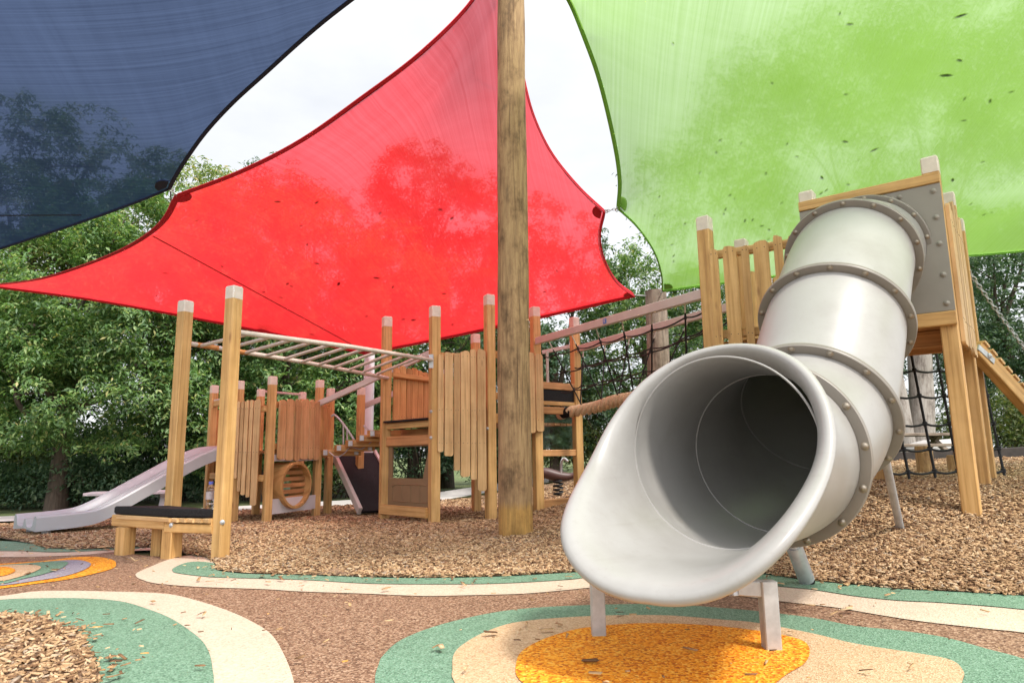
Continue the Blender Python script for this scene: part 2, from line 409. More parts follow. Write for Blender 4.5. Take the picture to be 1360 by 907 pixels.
# ------------------------------------------------------------------ mesh builder
class MB:
    def __init__(s):
        s.v, s.f, s.uv = [], [], []
    def add(s, verts, faces, uvs=None):
        o = len(s.v)
        s.v += [Vector(v) for v in verts]
        for i, f in enumerate(faces):
            s.f.append(tuple(a + o for a in f))
            s.uv.append(uvs[i] if uvs else [(s.v[a + o].x, s.v[a + o].y) for a in f])
        return s
    def sweep(s, pts, prof, up=None, caps=True, scale=None, closed=False, frames=None):
        """profile (list of (a,b)) carried along pts; u runs with the length"""
        pts = [Vector(p) for p in pts]
        n, k = len(pts), len(prof)
        ou, ov = random.random() * 40, random.random() * 40
        per = [0]
        for i in range(k):
            a, b = prof[i], prof[(i + 1) % k]
            per.append(per[-1] + math.hypot(a[0] - b[0], a[1] - b[1]))
        V, dist = [], [0]
        prev = None
        for i, p in enumerate(pts):
            if closed:
                t = (pts[(i + 1) % n] - pts[i - 1])
            else:
                t = pts[min(i + 1, n - 1)] - pts[max(i - 1, 0)]
            t.normalize()
            if frames:
                x, y = frames[i]
            else:
                if prev is None:
                    u = Vector(up) if up else (Vector((0, 0, 1)) if abs(t.z) < 0.9 else Vector((0, 1, 0)))
                    x = t.cross(u)
                    if x.length < 1e-6:
                        x = t.orthogonal()
                    x.normalize()
                else:
                    x = prev - t * prev.dot(t); x.normalize()
                y = x.cross(t); y.normalize()
                prev = x
            sc_ = scale[i] if scale else 1.0
            V += [p + x * (a * sc_) + y * (b * sc_) for a, b in prof]
            if i:
                dist.append(dist[-1] + (pts[i] - pts[i - 1]).length)
        F, U = [], []
        rng_ = n if closed else n - 1
        for i in range(rng_):
            j = (i + 1) % n
            d1 = dist[i + 1] if i + 1 < n else dist[i] + 0.1
            for q in range(k):
                q2 = (q + 1) % k
                F.append((i * k + q, i * k + q2, j * k + q2, j * k + q))
                U.append([(ou + dist[i], ov + per[q]), (ou + dist[i], ov + per[q + 1]), (ou + d1, ov + per[q + 1]), (ou + d1, ov + per[q])])
        if caps and not closed:
            F.append(tuple(range(k - 1, -1, -1))); U.append([(ou + prof[q][0] * 0.2, ov + prof[q][1]) for q in range(k - 1, -1, -1)])
            F.append(tuple((n - 1) * k + q for q in range(k))); U.append([(ou + prof[q][0] * 0.2, ov + prof[q][1]) for q in range(k)])
        return s.add(V, F, U)
    def bar(s, p, q, w, h=None, ch=0.006, up=None):
        """square timber or box section from p to q with eased edges (w sideways, h upright)"""
        h = h or w
        a, b = w / 2, h / 2
        ch = min(ch, a * 0.4, b * 0.4)
        prof = [(-a + ch, -b), (a - ch, -b), (a, -b + ch), (a, b - ch), (a - ch, b), (-a + ch, b), (-a, b - ch), (-a, -b + ch)]
        return s.sweep([p, q], prof, up)
    def tube(s, pts, r, n=10, caps=True, scale=None, closed=False):
        prof = [(r * math.cos(2 * PI * i / n), r * math.sin(2 * PI * i / n)) for i in range(n)]
        return s.sweep(pts, prof, None, caps, scale, closed)
    def lathe(s, c, axis, prof, n=24):
        """prof = (radius, height along axis) pairs"""
        axis = Vector(axis).normalized()
        x = axis.orthogonal().normalized(); y = axis.cross(x)
        V, F, U = [], [], []
        k = len(prof)
        for i in range(n):
            a = 2 * PI * i / n
            d = x * math.cos(a) + y * math.sin(a)
            V += [Vector(c) + d * r + axis * h for r, h in prof]
        for i in range(n):
            j = (i + 1) % n
            for q in range(k - 1):
                F.append((i * k + q, j * k + q, j * k + q + 1, i * k + q + 1))
        return s.add(V, F)
    def plate(s, poly, thick, nrm, grain=None):
        """flat outline in space given a thickness"""
        poly = [Vector(p) for p in poly]
        d = Vector(nrm).normalized() * thick
        n = len(poly)
        V = poly + [p + d for p in poly]
        F = [tuple(range(n - 1, -1, -1)), tuple(range(n, 2 * n))]
        F += [(i, (i + 1) % n, n + (i + 1) % n, n + i) for i in range(n)]
        o1, o2 = random.random() * 30, random.random() * 30
        a = (poly[1] - poly[0]).normalized() if grain is None else Vector(nrm).cross(Vector(grain)).normalized(); nn = Vector(nrm).normalized(); c = nn.cross(a)
        U = [[(o1 + V[i].dot(c), o2 + V[i].dot(a)) for i in f] for f in F]
        return s.add(V, F, U)
    def build(s, name, mat, parent=None, smooth=False, angle=40, mat2=None, split=None):
        me = bpy.data.meshes.new(name)
        off = Vector((0, 0, 0))
        q = parent
        while q is not None:
            off += q.location
            q = q.parent
        me.from_pydata([tuple(v - off) for v in s.v], [], s.f)
        uvl = me.uv_layers.new(name='UVMap')
        uvl.data.foreach_set('uv', np.array([c for f in s.uv for uv in f for c in uv], dtype=np.float32))
        me.materials.append(mat)
        if mat2 is not None:
            me.materials.append(mat2)
            for pl_ in me.polygons:
                if pl_.index >= split: pl_.material_index = 1
        bm = bmesh.new(); bm.from_mesh(me)
        bmesh.ops.recalc_face_normals(bm, faces=bm.faces)
        bm.to_mesh(me); bm.free()
        if smooth:
            me.shade_smooth()
            me.set_sharp_from_angle(angle=R(angle))
        o = bpy.data.objects.new(name, me)
        COL.objects.link(o)
        if parent is not None:
            o.parent = parent
        return o

def tag(o, label=None, cat=None, group=None, kind=None):
    if label: o['label'] = label
    if cat: o['category'] = cat
    if group: o['group'] = group
    if kind: o['kind'] = kind
    return o

def thing(name, label, cat, loc, group=None):
    o = bpy.data.objects.new(name, None)
    o.empty_display_size = 0.2
    o.location = loc
    COL.objects.link(o)
    return tag(o, label, cat, group)

def npmesh(name, V, F, mat, parent=None, loc=None, smooth=False):
    """mesh from numpy arrays, faces all of one size"""
    me = bpy.data.meshes.new(name)
    V = np.asarray(V, dtype=np.float32); F = np.asarray(F, dtype=np.int32)
    if loc is not None:
        V = V - np.array(loc, dtype=np.float32)
    k = F.shape[1]
    me.vertices.add(len(V)); me.vertices.foreach_set('co', V.ravel())
    me.loops.add(F.size); me.loops.foreach_set('vertex_index', F.ravel())
    me.polygons.add(len(F))
    me.polygons.foreach_set('loop_start', np.arange(0, F.size, k, dtype=np.int32))
    me.update(calc_edges=True)
    me.materials.append(mat)
    if smooth: me.shade_smooth()
    o = bpy.data.objects.new(name, me)
    COL.objects.link(o)
    if parent is not None: o.parent = parent
    return o

def crom(pts, n=8, closed=False):
    """smooth curve through points"""
    pts = [Vector(p) for p in pts]
    m = len(pts); out = []
    segs = m if closed else m - 1
    for i in range(segs):
        p1, p2 = pts[i], pts[(i + 1) % m]
        p0 = pts[i - 1] if (closed or i > 0) else p1 * 2 - p2
        p3 = pts[(i + 2) % m] if (closed or i + 2 < m) else p2 * 2 - p1
        for k in range(n):
            t = k / n
            out.append(0.5 * ((2 * p1) + (p2 - p0) * t + (2 * p0 - 5 * p1 + 4 * p2 - p3) * t * t + (3 * p1 - p0 - 3 * p2 + p3) * t ** 3))
    if not closed: out.append(pts[-1].copy())
    return out

def lerp(a, b, t): return a + (b - a) * t

def in_poly(x, y, poly):
    x = np.asarray(x); y = np.asarray(y)
    r = np.zeros(x.shape, bool)
    n = len(poly)
    for i in range(n):
        x1, y1 = poly[i]; x2, y2 = poly[(i + 1) % n]
        c = ((y1 > y) != (y2 > y))
        with np.errstate(divide='ignore', invalid='ignore'):
            r ^= c & (x < (x2 - x1) * (y - y1) / (y2 - y1 + 1e-12) + x1)
    return r

def fill(poly, step, jitter=0.0):
    """triangulate an outline in plan with inner points on a grid -> verts2d, tris, n_boundary"""
    xs = [p[0] for p in poly]; ys = [p[1] for p in poly]
    gx, gy = np.meshgrid(np.arange(min(xs), max(xs), step), np.arange(min(ys), max(ys), step))
    gx, gy = gx.ravel() + step * 0.37, gy.ravel() + step * 0.41
    k = in_poly(gx, gy, poly)
    gx, gy = gx[k], gy[k]
    b = np.array(poly)
    d2 = np.full(len(gx), 1e9)
    for q in b:
        d2 = np.minimum(d2, (gx - q[0]) ** 2 + (gy - q[1]) ** 2)
    k = d2 > (step * 0.35) ** 2
    pts = [Vector((float(p[0]), float(p[1]))) for p in poly] + [Vector((float(a), float(c))) for a, c in zip(gx[k], gy[k])]
    n = len(poly)
    r = delaunay_2d_cdt(pts, [], [list(range(n))], 1, 1e-6)
    return r[0], [tuple(f) for f in r[2]], n
# ------------------------------------------------------------------ the ground
def struct(o): o['kind'] = 'structure'; return o

gx = np.concatenate([[-400, -150, -60, -30], np.arange(-16, 16.1, 0.5), [30, 60, 150, 400]])
gy = np.concatenate([[-300, -100, -30, -10], np.arange(-4, 24.1, 0.5), [32, 45, 70, 120, 250, 500]])
VV = [(x, y, gz(x, y) - 0.02) for y in gy for x in gx]
nx = len(gx)
FF = [(j * nx + i, j * nx + i + 1, (j + 1) * nx + i + 1, (j + 1) * nx + i) for j in range(len(gy) - 1) for i in range(nx - 1)]
struct(npmesh('ground', VV, FF, M['ground'], smooth=True))

def sheet(name, pts, z, mat, n=6, smooth=True):
    w = [PZ(a, b, 0) for a, b in pts]
    w = [Vector((p.x, p.y, z)) for p in w]
    if smooth: w = crom(w, n, closed=True)
    poly = [(p.x, p.y) for p in w]
    v, f, nb = fill(poly, 5.0)
    return struct(npmesh(name, [(a.x, a.y, z) for a in v], f, mat)), poly

def flat(name, poly, z, mat):
    v, f, nb = fill(poly, 50.0)
    return struct(npmesh(name, [(a.x, a.y, z) for a in v], f, mat))

flat('rubber_paving', [(-11, -3), (9, -3), (9, 3.0), (2.4, 3.4), (1.2, 4.2), (-2.0, 5.0), (-4.4, 6.3), (-11, 6.6)], 0.0, M['rub_brown'])

lowcream = [(188, 770), (206, 775), (250, 779), (294, 781), (353, 783), (400, 786), (488, 789), (562, 792), (621, 791), (694, 789), (753, 784), (800, 780), (880, 781), (960, 789), (1036, 799), (1107, 807), (1166, 817), (1225, 826), (1313, 836), (1360, 841), (1500, 862), (1700, 900)]
topedge = [(1700, 850), (1500, 812), (1360, 793), (1254, 787), (1195, 784), (1122, 777), (1063, 771), (1004, 762), (930, 757), (860, 756), (773, 761), (753, 762), (665, 767), (576, 769), (488, 768), (400, 765), (323, 763), (287, 758)]
sheet('cream_paving_band', lowcream + topedge + [(283, 746), (265, 738), (240, 739), (222, 744), (202, 752), (182, 761), (181, 766)], 0.004, M['rub_cream'], 4)
lowgreen = [(235, 762), (265, 766), (294, 768), (400, 771), (488, 776), (576, 777), (665, 776), (753, 771), (785, 768), (870, 766), (950, 770), (1036, 780), (1078, 784), (1136, 793), (1195, 799), (1254, 802), (1360, 811), (1500, 830), (1700, 866)]
sheet('green_paving_band', lowgreen + topedge + [(285, 750), (268, 747), (248, 748), (231, 755), (229, 759)], 0.008, M['rub_green'], 4)

sheet('green_paving_ring', [(498, 907), (503, 883), (509, 871), (532, 851), (576, 833), (635, 818), (694, 809), (785, 804), (880, 803), (960, 808), (1013, 813), (1078, 821), (1136, 832), (1195, 838), (1254, 847), (1313, 863), (1360, 876), (1410, 900), (1430, 960), (1300, 1080), (900, 1150), (600, 1060), (510, 960)], 0.004, M['rub_green'], 5)
sheet('peach_paving_ring', [(603, 907), (601, 892), (603, 871), (618, 856), (650, 839), (694, 827), (785, 820), (880, 819), (960, 825), (1004, 829), (1078, 843), (1136, 857), (1225, 871), (1263, 879), (1278, 891), (1279, 906), (1250, 955), (1100, 1010), (800, 1020), (640, 960)], 0.008, M['rub_peach'], 5)
sheet('orange_paving_disc', [(690, 907), (686, 883), (694, 868), (718, 854), (753, 842), (785, 836), (850, 831), (930, 833), (1000, 840), (1045, 848), (1069, 856), (1076, 869), (1069, 885), (1045, 900), (1025, 915), (980, 935), (850, 950), (740, 935)], 0.012, M['rub_orange'], 5)

cornercream = [(-150, 800), (-60, 794), (0, 792), (44, 786), (88, 785), (147, 786), (220, 789), (265, 799), (309, 814), (338, 828), (359, 842), (373, 862), (388, 898), (392, 940), (370, 1040), (250, 1150), (0, 1200), (-300, 1100), (-350, 900)]
sheet('cream_paving_corner', cornercream, 0.004, M['rub_cream'], 5)
cornergreen = [(-100, 808), (0, 798), (45, 796), (110, 796), (160, 800), (195, 810), (225, 822), (250, 838), (268, 853), (278, 870), (282, 890), (283, 920), (260, 1000), (150, 1080), (-50, 1080), (-250, 950)]
sheet('green_paving_corner', cornergreen, 0.008, M['rub_green'], 5)

sheet('orange_paving_loop', [(0, 749), (59, 745), (103, 740), (132, 740), (150, 744), (154, 749), (150, 755), (126, 762), (88, 770), (44, 776), (0, 782), (-90, 790), (-170, 782), (-120, 758)], 0.004, M['rub_orange'], 5)
sheet('lilac_paving_loop', [(0, 752), (59, 747), (100, 744.5), (118, 748), (120, 752), (109, 759), (82, 767), (44, 773), (0, 779), (-80, 785), (-150, 779), (-100, 760)], 0.008, M['rub_lilac'], 5)
sheet('green_paving_loop', [(0, 752.5), (44, 749), (73, 747), (90, 748.5), (82, 756), (59, 764), (29, 771), (0, 777.5), (-80, 783), (-140, 777), (-90, 761)], 0.012, M['rub_green'], 5)
sheet('peach_paving_loop', [(0, 754), (33, 752.5), (51, 754), (53, 758), (38, 765), (18, 771), (0, 774.5), (-60, 779), (-110, 774), (-70, 762)], 0.016, M['rub_peach'], 5)
sheet('orange_paving_spot', [(0, 756.5), (14, 757.5), (20, 761), (15, 765), (0, 769), (-40, 772), (-70, 769), (-40, 761)], 0.020, M['rub_orange'], 5)
sheet('cream_paving_strip', [(-250, 742), (0, 740), (59, 739), (118, 736.5), (153, 733), (200, 731), (240, 733), (235, 729), (170, 727), (103, 728), (50, 723), (-20, 720), (-250, 728)], 0.003, M['rub_cream'], 4)
sheet('green_paving_strip', [(-250, 734), (0, 732), (73, 734), (147, 731), (185, 729), (170, 727), (103, 728), (50, 723), (28, 720), (-60, 719), (-250, 724)], 0.007, M['rub_green'], 4)

# concrete path at the back
pathpoly = [(-14, 7.3), (-9, 8.4), (-5.2, 10.0), (-1.4, 13.2), (3.0, 16.0), (6, 17.2), (6, 18.6), (2.3, 17.4), (-2.2, 14.6), (-6, 11.3), (-9.6, 9.6), (-14, 8.6)]
v, f, nb = fill(pathpoly, 0.6)
struct(npmesh('path', [(p.x, p.y, gz(p.x, p.y) + 0.012) for p in v], f, M['concrete']))

# bark mulch bed: the bed itself, and the loose chips on it
edge = [PZ(a, b) for a, b in [(1700, 850), (1500, 812), (1360, 793), (1254, 787), (1195, 784), (1122, 777), (1063, 771), (1004, 762), (930, 757), (860, 756), (773, 761), (753, 762), (665, 767), (576, 769), (488, 768), (400, 765), (323, 763), (288, 758), (287, 750), (275, 741), (240, 736), (200, 727), (147, 729), (103, 731), (60, 729), (46, 724)]]
edge = [(p.x, p.y) for p in edge]
bed = edge + [(-5.2, 6.9), (-6.3, 7.9), (-5.4, 9.4), (-4.4, 10.4), (-1.0, 13.1), (1.5, 14.0), (3.2, 11.2), (5.2, 10.4), (7.5, 9.9), (11.5, 9.6), (12, 5), (9, 3.2)]
rim = np.array(edge)
def bedh(x, y):
    d = math.sqrt(float(np.min((rim[:, 0] - x) ** 2 + (rim[:, 1] - y) ** 2)))
    return gz(x, y) + 0.013 + 0.025 * sstep(0.0, 0.3, d) + 0.012 * noise.noise(Vector((x * 2.2, y * 2.2, 0))) * sstep(0, 0.4, d)
v, f, nb = fill(bed, 0.16)
struct(npmesh('mulch_bed', [(p.x, p.y, bedh(p.x, p.y)) for p in v], f, M['mulch'], smooth=True))
corner = [(p.x, p.y) for p in crom([PZ(a, b) for a, b in [(-220, 840), (-100, 826), (0, 821), (59, 824), (77, 833), (103, 841), (113, 855), (120, 870), (130, 890), (131, 915), (110, 960), (0, 1000), (-150, 960)]], 3, True)]
v, f, nb = fill(corner, 0.1)
def cornh(x, y):
    d = math.sqrt(min((a - x) ** 2 + (b - y) ** 2 for a, b in corner))
    return 0.013 + 0.03 * sstep(0, 0.15, d)
struct(npmesh('mulch_corner', [(p.x, p.y, cornh(p.x, p.y)) for p in v], f, M['mulch'], smooth=True))

def chips(name, X, Y, Z, length, mat, aspect=(0.2, 0.48), tilt=0.26, thick=0.004):
    n = len(X)
    L = length * rng.uniform(0.55, 1.35, n)
    W = L * rng.uniform(*aspect, n)
    yaw = rng.uniform(0, 2 * PI, n); pt = rng.normal(0, tilt, n); rl = rng.normal(0, tilt, n)
    cy, sy, cp, sp, cr, sr = np.cos(yaw), np.sin(yaw), np.cos(pt), np.sin(pt), np.cos(rl), np.sin(rl)
    ax = np.stack([cy * cp, sy * cp, sp], 1)
    ay = np.stack([-sy * cr, cy * cr, sr], 1)
    az = np.cross(ax, ay)
    c = np.stack([X, Y, Z], 1)
    corners = []
    for lo in (0, 1):
        for (a, b) in ((-1, -1), (1, -1), (1, 1), (-1, 1)):
            ja = rng.uniform(0.65, 1.0, n); jb = rng.uniform(0.35, 1.0, n)
            corners.append(c + ax * (a * ja * L / 2)[:, None] + ay * (b * jb * W / 2)[:, None] + az * ((lo - 0.5) * thick * rng.uniform(0.6, 2.0, n))[:, None])
    V = np.stack(corners, 1).reshape(-1, 3)
    base = np.array([[4, 5, 6, 7], [0, 1, 5, 4], [1, 2, 6, 5], [2, 3, 7, 6], [3, 0, 4, 7]])
    F = (base[None] + (np.arange(n) * 8)[:, None, None]).reshape(-1, 4)
    return npmesh(name, V, F, mat)

def scatter_bed(y0, y1, x0, x1, dens):
    n = int((y1 - y0) * (x1 - x0) * dens)
    x = rng.uniform(x0, x1, n); y = rng.uniform(y0, y1, n)
    keep = in_poly(x, y, bed) & (np.abs(x - 0.0) < y * 0.86 + 0.6)
    return x[keep], y[keep]

_hx, _hy = np.arange(-14, 14, 0.1), np.arange(2.5, 15, 0.1)
_hh = np.array([[gz(a, b) for a in _hx] for b in _hy])
def hz_fast(x, y):
    i = np.clip(((x + 14) / 0.1).astype(int), 0, len(_hx) - 2); j = np.clip(((y - 2.5) / 0.1).astype(int), 0, len(_hy) - 2)
    fx = (x + 14) / 0.1 - i; fy = (y - 2.5) / 0.1 - j
    h = _hh[j, i] * (1 - fx) * (1 - fy) + _hh[j, i + 1] * fx * (1 - fy) + _hh[j + 1, i] * (1 - fx) * fy + _hh[j + 1, i + 1] * fx * fy
    return h
def edge_rise(x, y):
    d = np.full(len(x), 9.0)
    P2 = np.array(edge)
    for a, b in zip(P2[:-1], P2[1:]):
        ab = b - a
        t = np.clip(((x - a[0]) * ab[0] + (y - a[1]) * ab[1]) / (ab @ ab), 0, 1)
        d = np.minimum(d, np.hypot(x - a[0] - t * ab[0], y - a[1] - t * ab[1]))
    t = np.clip(d / 0.3, 0, 1)
    return 0.014 + 0.026 * t * t * (3 - 2 * t)

allx, ally, alll = [], [], []
for (y0, y1, x0, x1, dens, ln) in ((3.0, 4.4, -1, 4.5, 9500, 0.035), (4.0, 5.4, -3.5, 5, 7000, 0.031), (5.4, 7.2, -6.5, 6.5, 3600, 0.035), (7.2, 9.5, -8, 8.5, 1500, 0.048), (9.5, 13.5, -5, 10, 600, 0.07)):
    x, y = scatter_bed(y0, y1, x0, x1, dens)
    allx.append(x); ally.append(y); alll.append(np.full(len(x), ln))
X, Y, LN = np.concatenate(allx), np.concatenate(ally), np.concatenate(alll)
Z = hz_fast(X, Y) + edge_rise(X, Y) + rng.uniform(-0.004, 0.016, len(X))
o = chips('bark_mulch', X, Y, Z, LN, M['chip']); tag(o, 'loose tan and brown bark chips covering the playground bed', 'bark mulch', kind='stuff')
xx = rng.uniform(-3, 0.2, 20000); yy = rng.uniform(1.6, 3.4, 20000)
k = in_poly(xx, yy, corner); xx, yy = xx[k], yy[k]
o = chips('bark_mulch', xx, yy, np.array([cornh(a, b) for a, b in zip(xx, yy)]) + rng.uniform(-0.004, 0.014, len(xx)), np.full(len(xx), 0.031), M['chip'])
tag(o, 'small patch of bark chips inside the green paving at the bottom left', 'bark mulch', kind='stuff')

# leaf litter and stray chips on the rubber paving
lx, ly = [], []
for (x0, x1, y0, y1, n) in ((-3.2, 3.2, 1.9, 4.2, 230), (-6, -1, 4.0, 6.2, 200)):
    lx.append(rng.uniform(x0, x1, n)); ly.append(rng.uniform(y0, y1, n))
e = np.array(edge)
for i in range(len(e) - 1):                          # strays along the edge of the bed
    d = np.hypot(*(e[i + 1] - e[i])); n = int(d * 26)
    t = rng.uniform(0, 1, n); off = rng.exponential(0.08, n)
    lx.append(e[i][0] + (e[i + 1][0] - e[i][0]) * t + rng.normal(0, 0.02, n)); ly.append(e[i][1] + (e[i + 1][1] - e[i][1]) * t - off)
ca = np.array(corner)
t = rng.integers(0, len(ca), 260); ang = rng.uniform(0, 2 * PI, 260); ro = rng.exponential(0.09, 260)
lx.append(ca[t, 0] + np.cos(ang) * ro); ly.append(ca[t, 1] + np.sin(ang) * ro)
lx, ly = np.concatenate(lx), np.concatenate(ly)
k = ~in_poly(lx, ly, bed) & ~in_poly(lx, ly, corner); lx, ly = lx[k], ly[k]
o = chips('leaf_litter', lx, ly, 0.022 + rng.uniform(-0.004, 0.004, len(lx)), np.full(len(lx), 0.036) * rng.choice([0.5, 0.8, 1.0, 1.5], len(lx)), M['litter'], (0.15, 0.5), 0.16, 0.0025)
tag(o, 'scattered dry leaves and stray chips on the coloured rubber paving', 'leaf litter', kind='stuff')

# ------------------------------------------------------------------ timber helpers
def post_at(px, py, Y):
    p = P(px, py, Y); return p.x, p.y
UPZ = Vector((0, 0, 1))

def add_post(parent, x, y, ztop, w, rot, mat='wood', cap=0.11, zbot=None, label=None):
    """square post with a painted top, in its own part; the painted end is its sub-part"""
    zb = gz(x, y) - 0.15 if zbot is None else zbot
    d = Vector((math.cos(rot), math.sin(rot), 0))
    a = w / 2; ch = 0.007
    prof = [(-a + ch, -a), (a - ch, -a), (a, -a + ch), (a, a - ch), (a - ch, a), (-a + ch, a), (-a, a - ch), (-a, -a + ch)]
    fr = (Vector((math.cos(rot), math.sin(rot), 0)), Vector((-math.sin(rot), math.cos(rot), 0)))
    pts = [Vector((x, y, zb)), Vector((x, y, ztop - cap))]
    o = MB().sweep(pts, prof, frames=[fr, fr]).build('post', M[mat], parent)
    if label: o['label'] = label
    if cap:
        prof2 = [(p * 1.012, q * 1.012) for p, q in prof]
        pts = [Vector((x, y, ztop - cap)), Vector((x, y, ztop - 0.012)), Vector((x, y, ztop))]
        MB().sweep(pts, prof2, frames=[fr] * 3, scale=[1, 1, 0.86]).build('post_cap', M['cap'], o)
    return o

def pickets(parent, a, b, planks, mat='wood', thick=0.022, name='picket_panel', toward=None, rails=(), nails=True, railmat=None):
    """row of upright boards from plan point a to plan point b; planks = (t0, t1, zbot, ztop)"""
    a, b = Vector((a[0], a[1], 0)), Vector((b[0], b[1], 0))
    d = (b - a); ln = d.length; d.normalize()
    nrm = Vector((d.y, -d.x, 0))
    if toward is not None and nrm.dot(Vector((toward[0], toward[1], 0)) - a) < 0: nrm = -nrm
    mb = MB(); nb = MB()
    for (t0, t1, z0, z1) in planks:
        g = 0.004
        o = a + d * (t0 * ln + g); w = (t1 - t0) * ln - 2 * g
        cw = min(0.028, w * 0.3); sl = random.uniform(-0.012, 0.012); th = thick * random.uniform(0.9, 1.15)
        ws = [(0, z0 + cw * 0.7), (w * 0.12, z0 + cw * 0.15), (w * 0.3, z0 + random.uniform(-.004, .004)), (w * 0.7, z0), (w * 0.88, z0 + cw * 0.15), (w, z0 + cw * 0.7),
              (w + sl * 0.3, z1 - cw), (w * 0.85, z1 - cw * 0.25 + sl), (w * 0.5, z1), (w * 0.15, z1 - cw * 0.25 - sl), (-sl * 0.3, z1 - cw)]
        mb.plate([o + d * q + Vector((0, 0, h)) for q, h in ws], th, nrm, UPZ)
        if nails and w > 0.03:
            for zz in rails:
                if z0 + 0.02 < zz < z1 - 0.02:
                    for q in (0.25, 0.75):
                        c = o + d * (w * q) + nrm * (th) + Vector((0, 0, zz + random.uniform(-.006, .006)))
                        nb.lathe(c, nrm, [(0.0045, -0.002), (0.004, 0.0015), (0.0005, 0.0018)], 6)
    ns = len(mb.f)
    if nb.v: mb.add(nb.v, nb.f, nb.uv)
    p = mb.build(name, M[mat], parent, mat2=M['darkwood'], split=ns)
    return p

def bolt(parent, c, nrm, r=0.016, name='bolt', mat='bolt'):
    nrm = Vector(nrm).normalized()
    return MB().lathe(c, nrm, [(r * 1.25, -0.004), (r * 1.25, 0.002), (r, 0.003), (r * 0.85, r * 0.45), (r * 0.45, r * 0.72), (0.0004, r * 0.8)], 12).build(name, M[mat], parent, True, 50)

# ------------------------------------------------------------------ tube slide
RING = P(958, 599, 2.72)
F1 = P(1024, 602, 3.25); F2 = P(1078, 551, 3.64); F3 = P(1107, 432, 4.02); F4 = P(1130, 347, 4.53); F5 = P(1150, 337, 4.83)
MD = Vector((RING.x - F1.x, RING.y - F1.y, 0)).normalized()      # the way the mouth points
MR = Vector((-MD.y, MD.x, 0))
def bez_axis():
    pts = [RING + MD * 0.3 - UPZ * 0.01, RING, F1, F2, F3, F4, F5, F5 + (F5 - F4).normalized() * 0.22]
    return crom(pts, 14)
AX = bez_axis()
AXI = [14 * i for i in range(8)]                    # index of each control point

def ax_frame(i):
    t = (AX[min(i + 1, len(AX) - 1)] - AX[max(i - 1, 0)]).normalized()
    x = t.cross(UPZ).normalized(); y = x.cross(t).normalized()
    return AX[i], t, x, y

slide = thing('tube_slide', 'large pale grey enclosed tube slide with a flared open mouth over the orange rubber disc', 'tube slide', (0.85, 2.6, 0))
RO, RI = 0.385, 0.372
NSEG = 72
def shell(i0, i1, name):
    V, F = [], []
    ids = list(range(i0, i1 + 1))
    for r in (RO, RI):
        for i in ids:
            c, t, x, y = ax_frame(i)
            for k in range(NSEG):
                a = 2 * PI * k / NSEG
                V.append(c + x * (r * math.sin(a)) + y * (r * math.cos(a)))
    m = len(ids)
    for s in (0, 1):
        for q in range(m - 1):
            for k in range(NSEG):
                k2 = (k + 1) % NSEG
                o_ = s * m * NSEG
                F.append((o_ + q * NSEG + k, o_ + q * NSEG + k2, o_ + (q + 1) * NSEG + k2, o_ + (q + 1) * NSEG + k))
    for q in (0, m - 1):
        for k in range(NSEG):
            k2 = (k + 1) % NSEG
            F.append((q * NSEG + k, q * NSEG + k2, m * NSEG + q * NSEG + k2, m * NSEG + q * NSEG + k))
    return MB().add(V, F).build(name, M['tube'], slide, True, 50)
shell(AXI[2], AXI[3], 'tube_section')
shell(AXI[3], AXI[4], 'tube_section')
shell(AXI[4], AXI[5], 'tube_section')
shell(AXI[5], AXI[6] + 4, 'tube_section')

def flange(i, ro=0.434, nb=14, ph=0.0, th=0.016, bm_='flange'):
    c, t, x, y = ax_frame(i)
    prof = [(RO - 0.004, -th), (RO + 0.008, -th - 0.004), (ro - 0.004, -th), (ro, -th + 0.005), (ro, -0.002), (ro - 0.003, 0.0), (ro, 0.002), (ro, th - 0.005), (ro - 0.004, th), (RO + 0.008, th + 0.004), (RO - 0.004, th)]
    V, F = [], []
    n = 96; k = len(prof)
    for q in range(n):
        a = 2 * PI * q / n
        d = x * math.sin(a) + y * math.cos(a)
        V += [c + d * r + t * h for r, h in prof]
    for q in range(n):
        j = (q + 1) % n
        for w in range(k - 1):
            F.append((q * k + w, j * k + w, j * k + w + 1, q * k + w + 1))
    f = MB().add(V, F).build('flange', M[bm_], slide, True, 40)
    for q in range(nb):
        a = 2 * PI * (q + ph) / nb
        d = x * math.sin(a) + y * math.cos(a)
        bolt(f, c + d * (ro - 0.024) - t * (th + 0.001), -t, 0.0150)
    return f
flange(AXI[2], ph=0.35)
flange(AXI[3], ph=0.1)
flange(AXI[4], ph=0.45)
flange(AXI[5], ph=0.2)
flange(AXI[6] + 1, ro=0.42, ph=0.3)

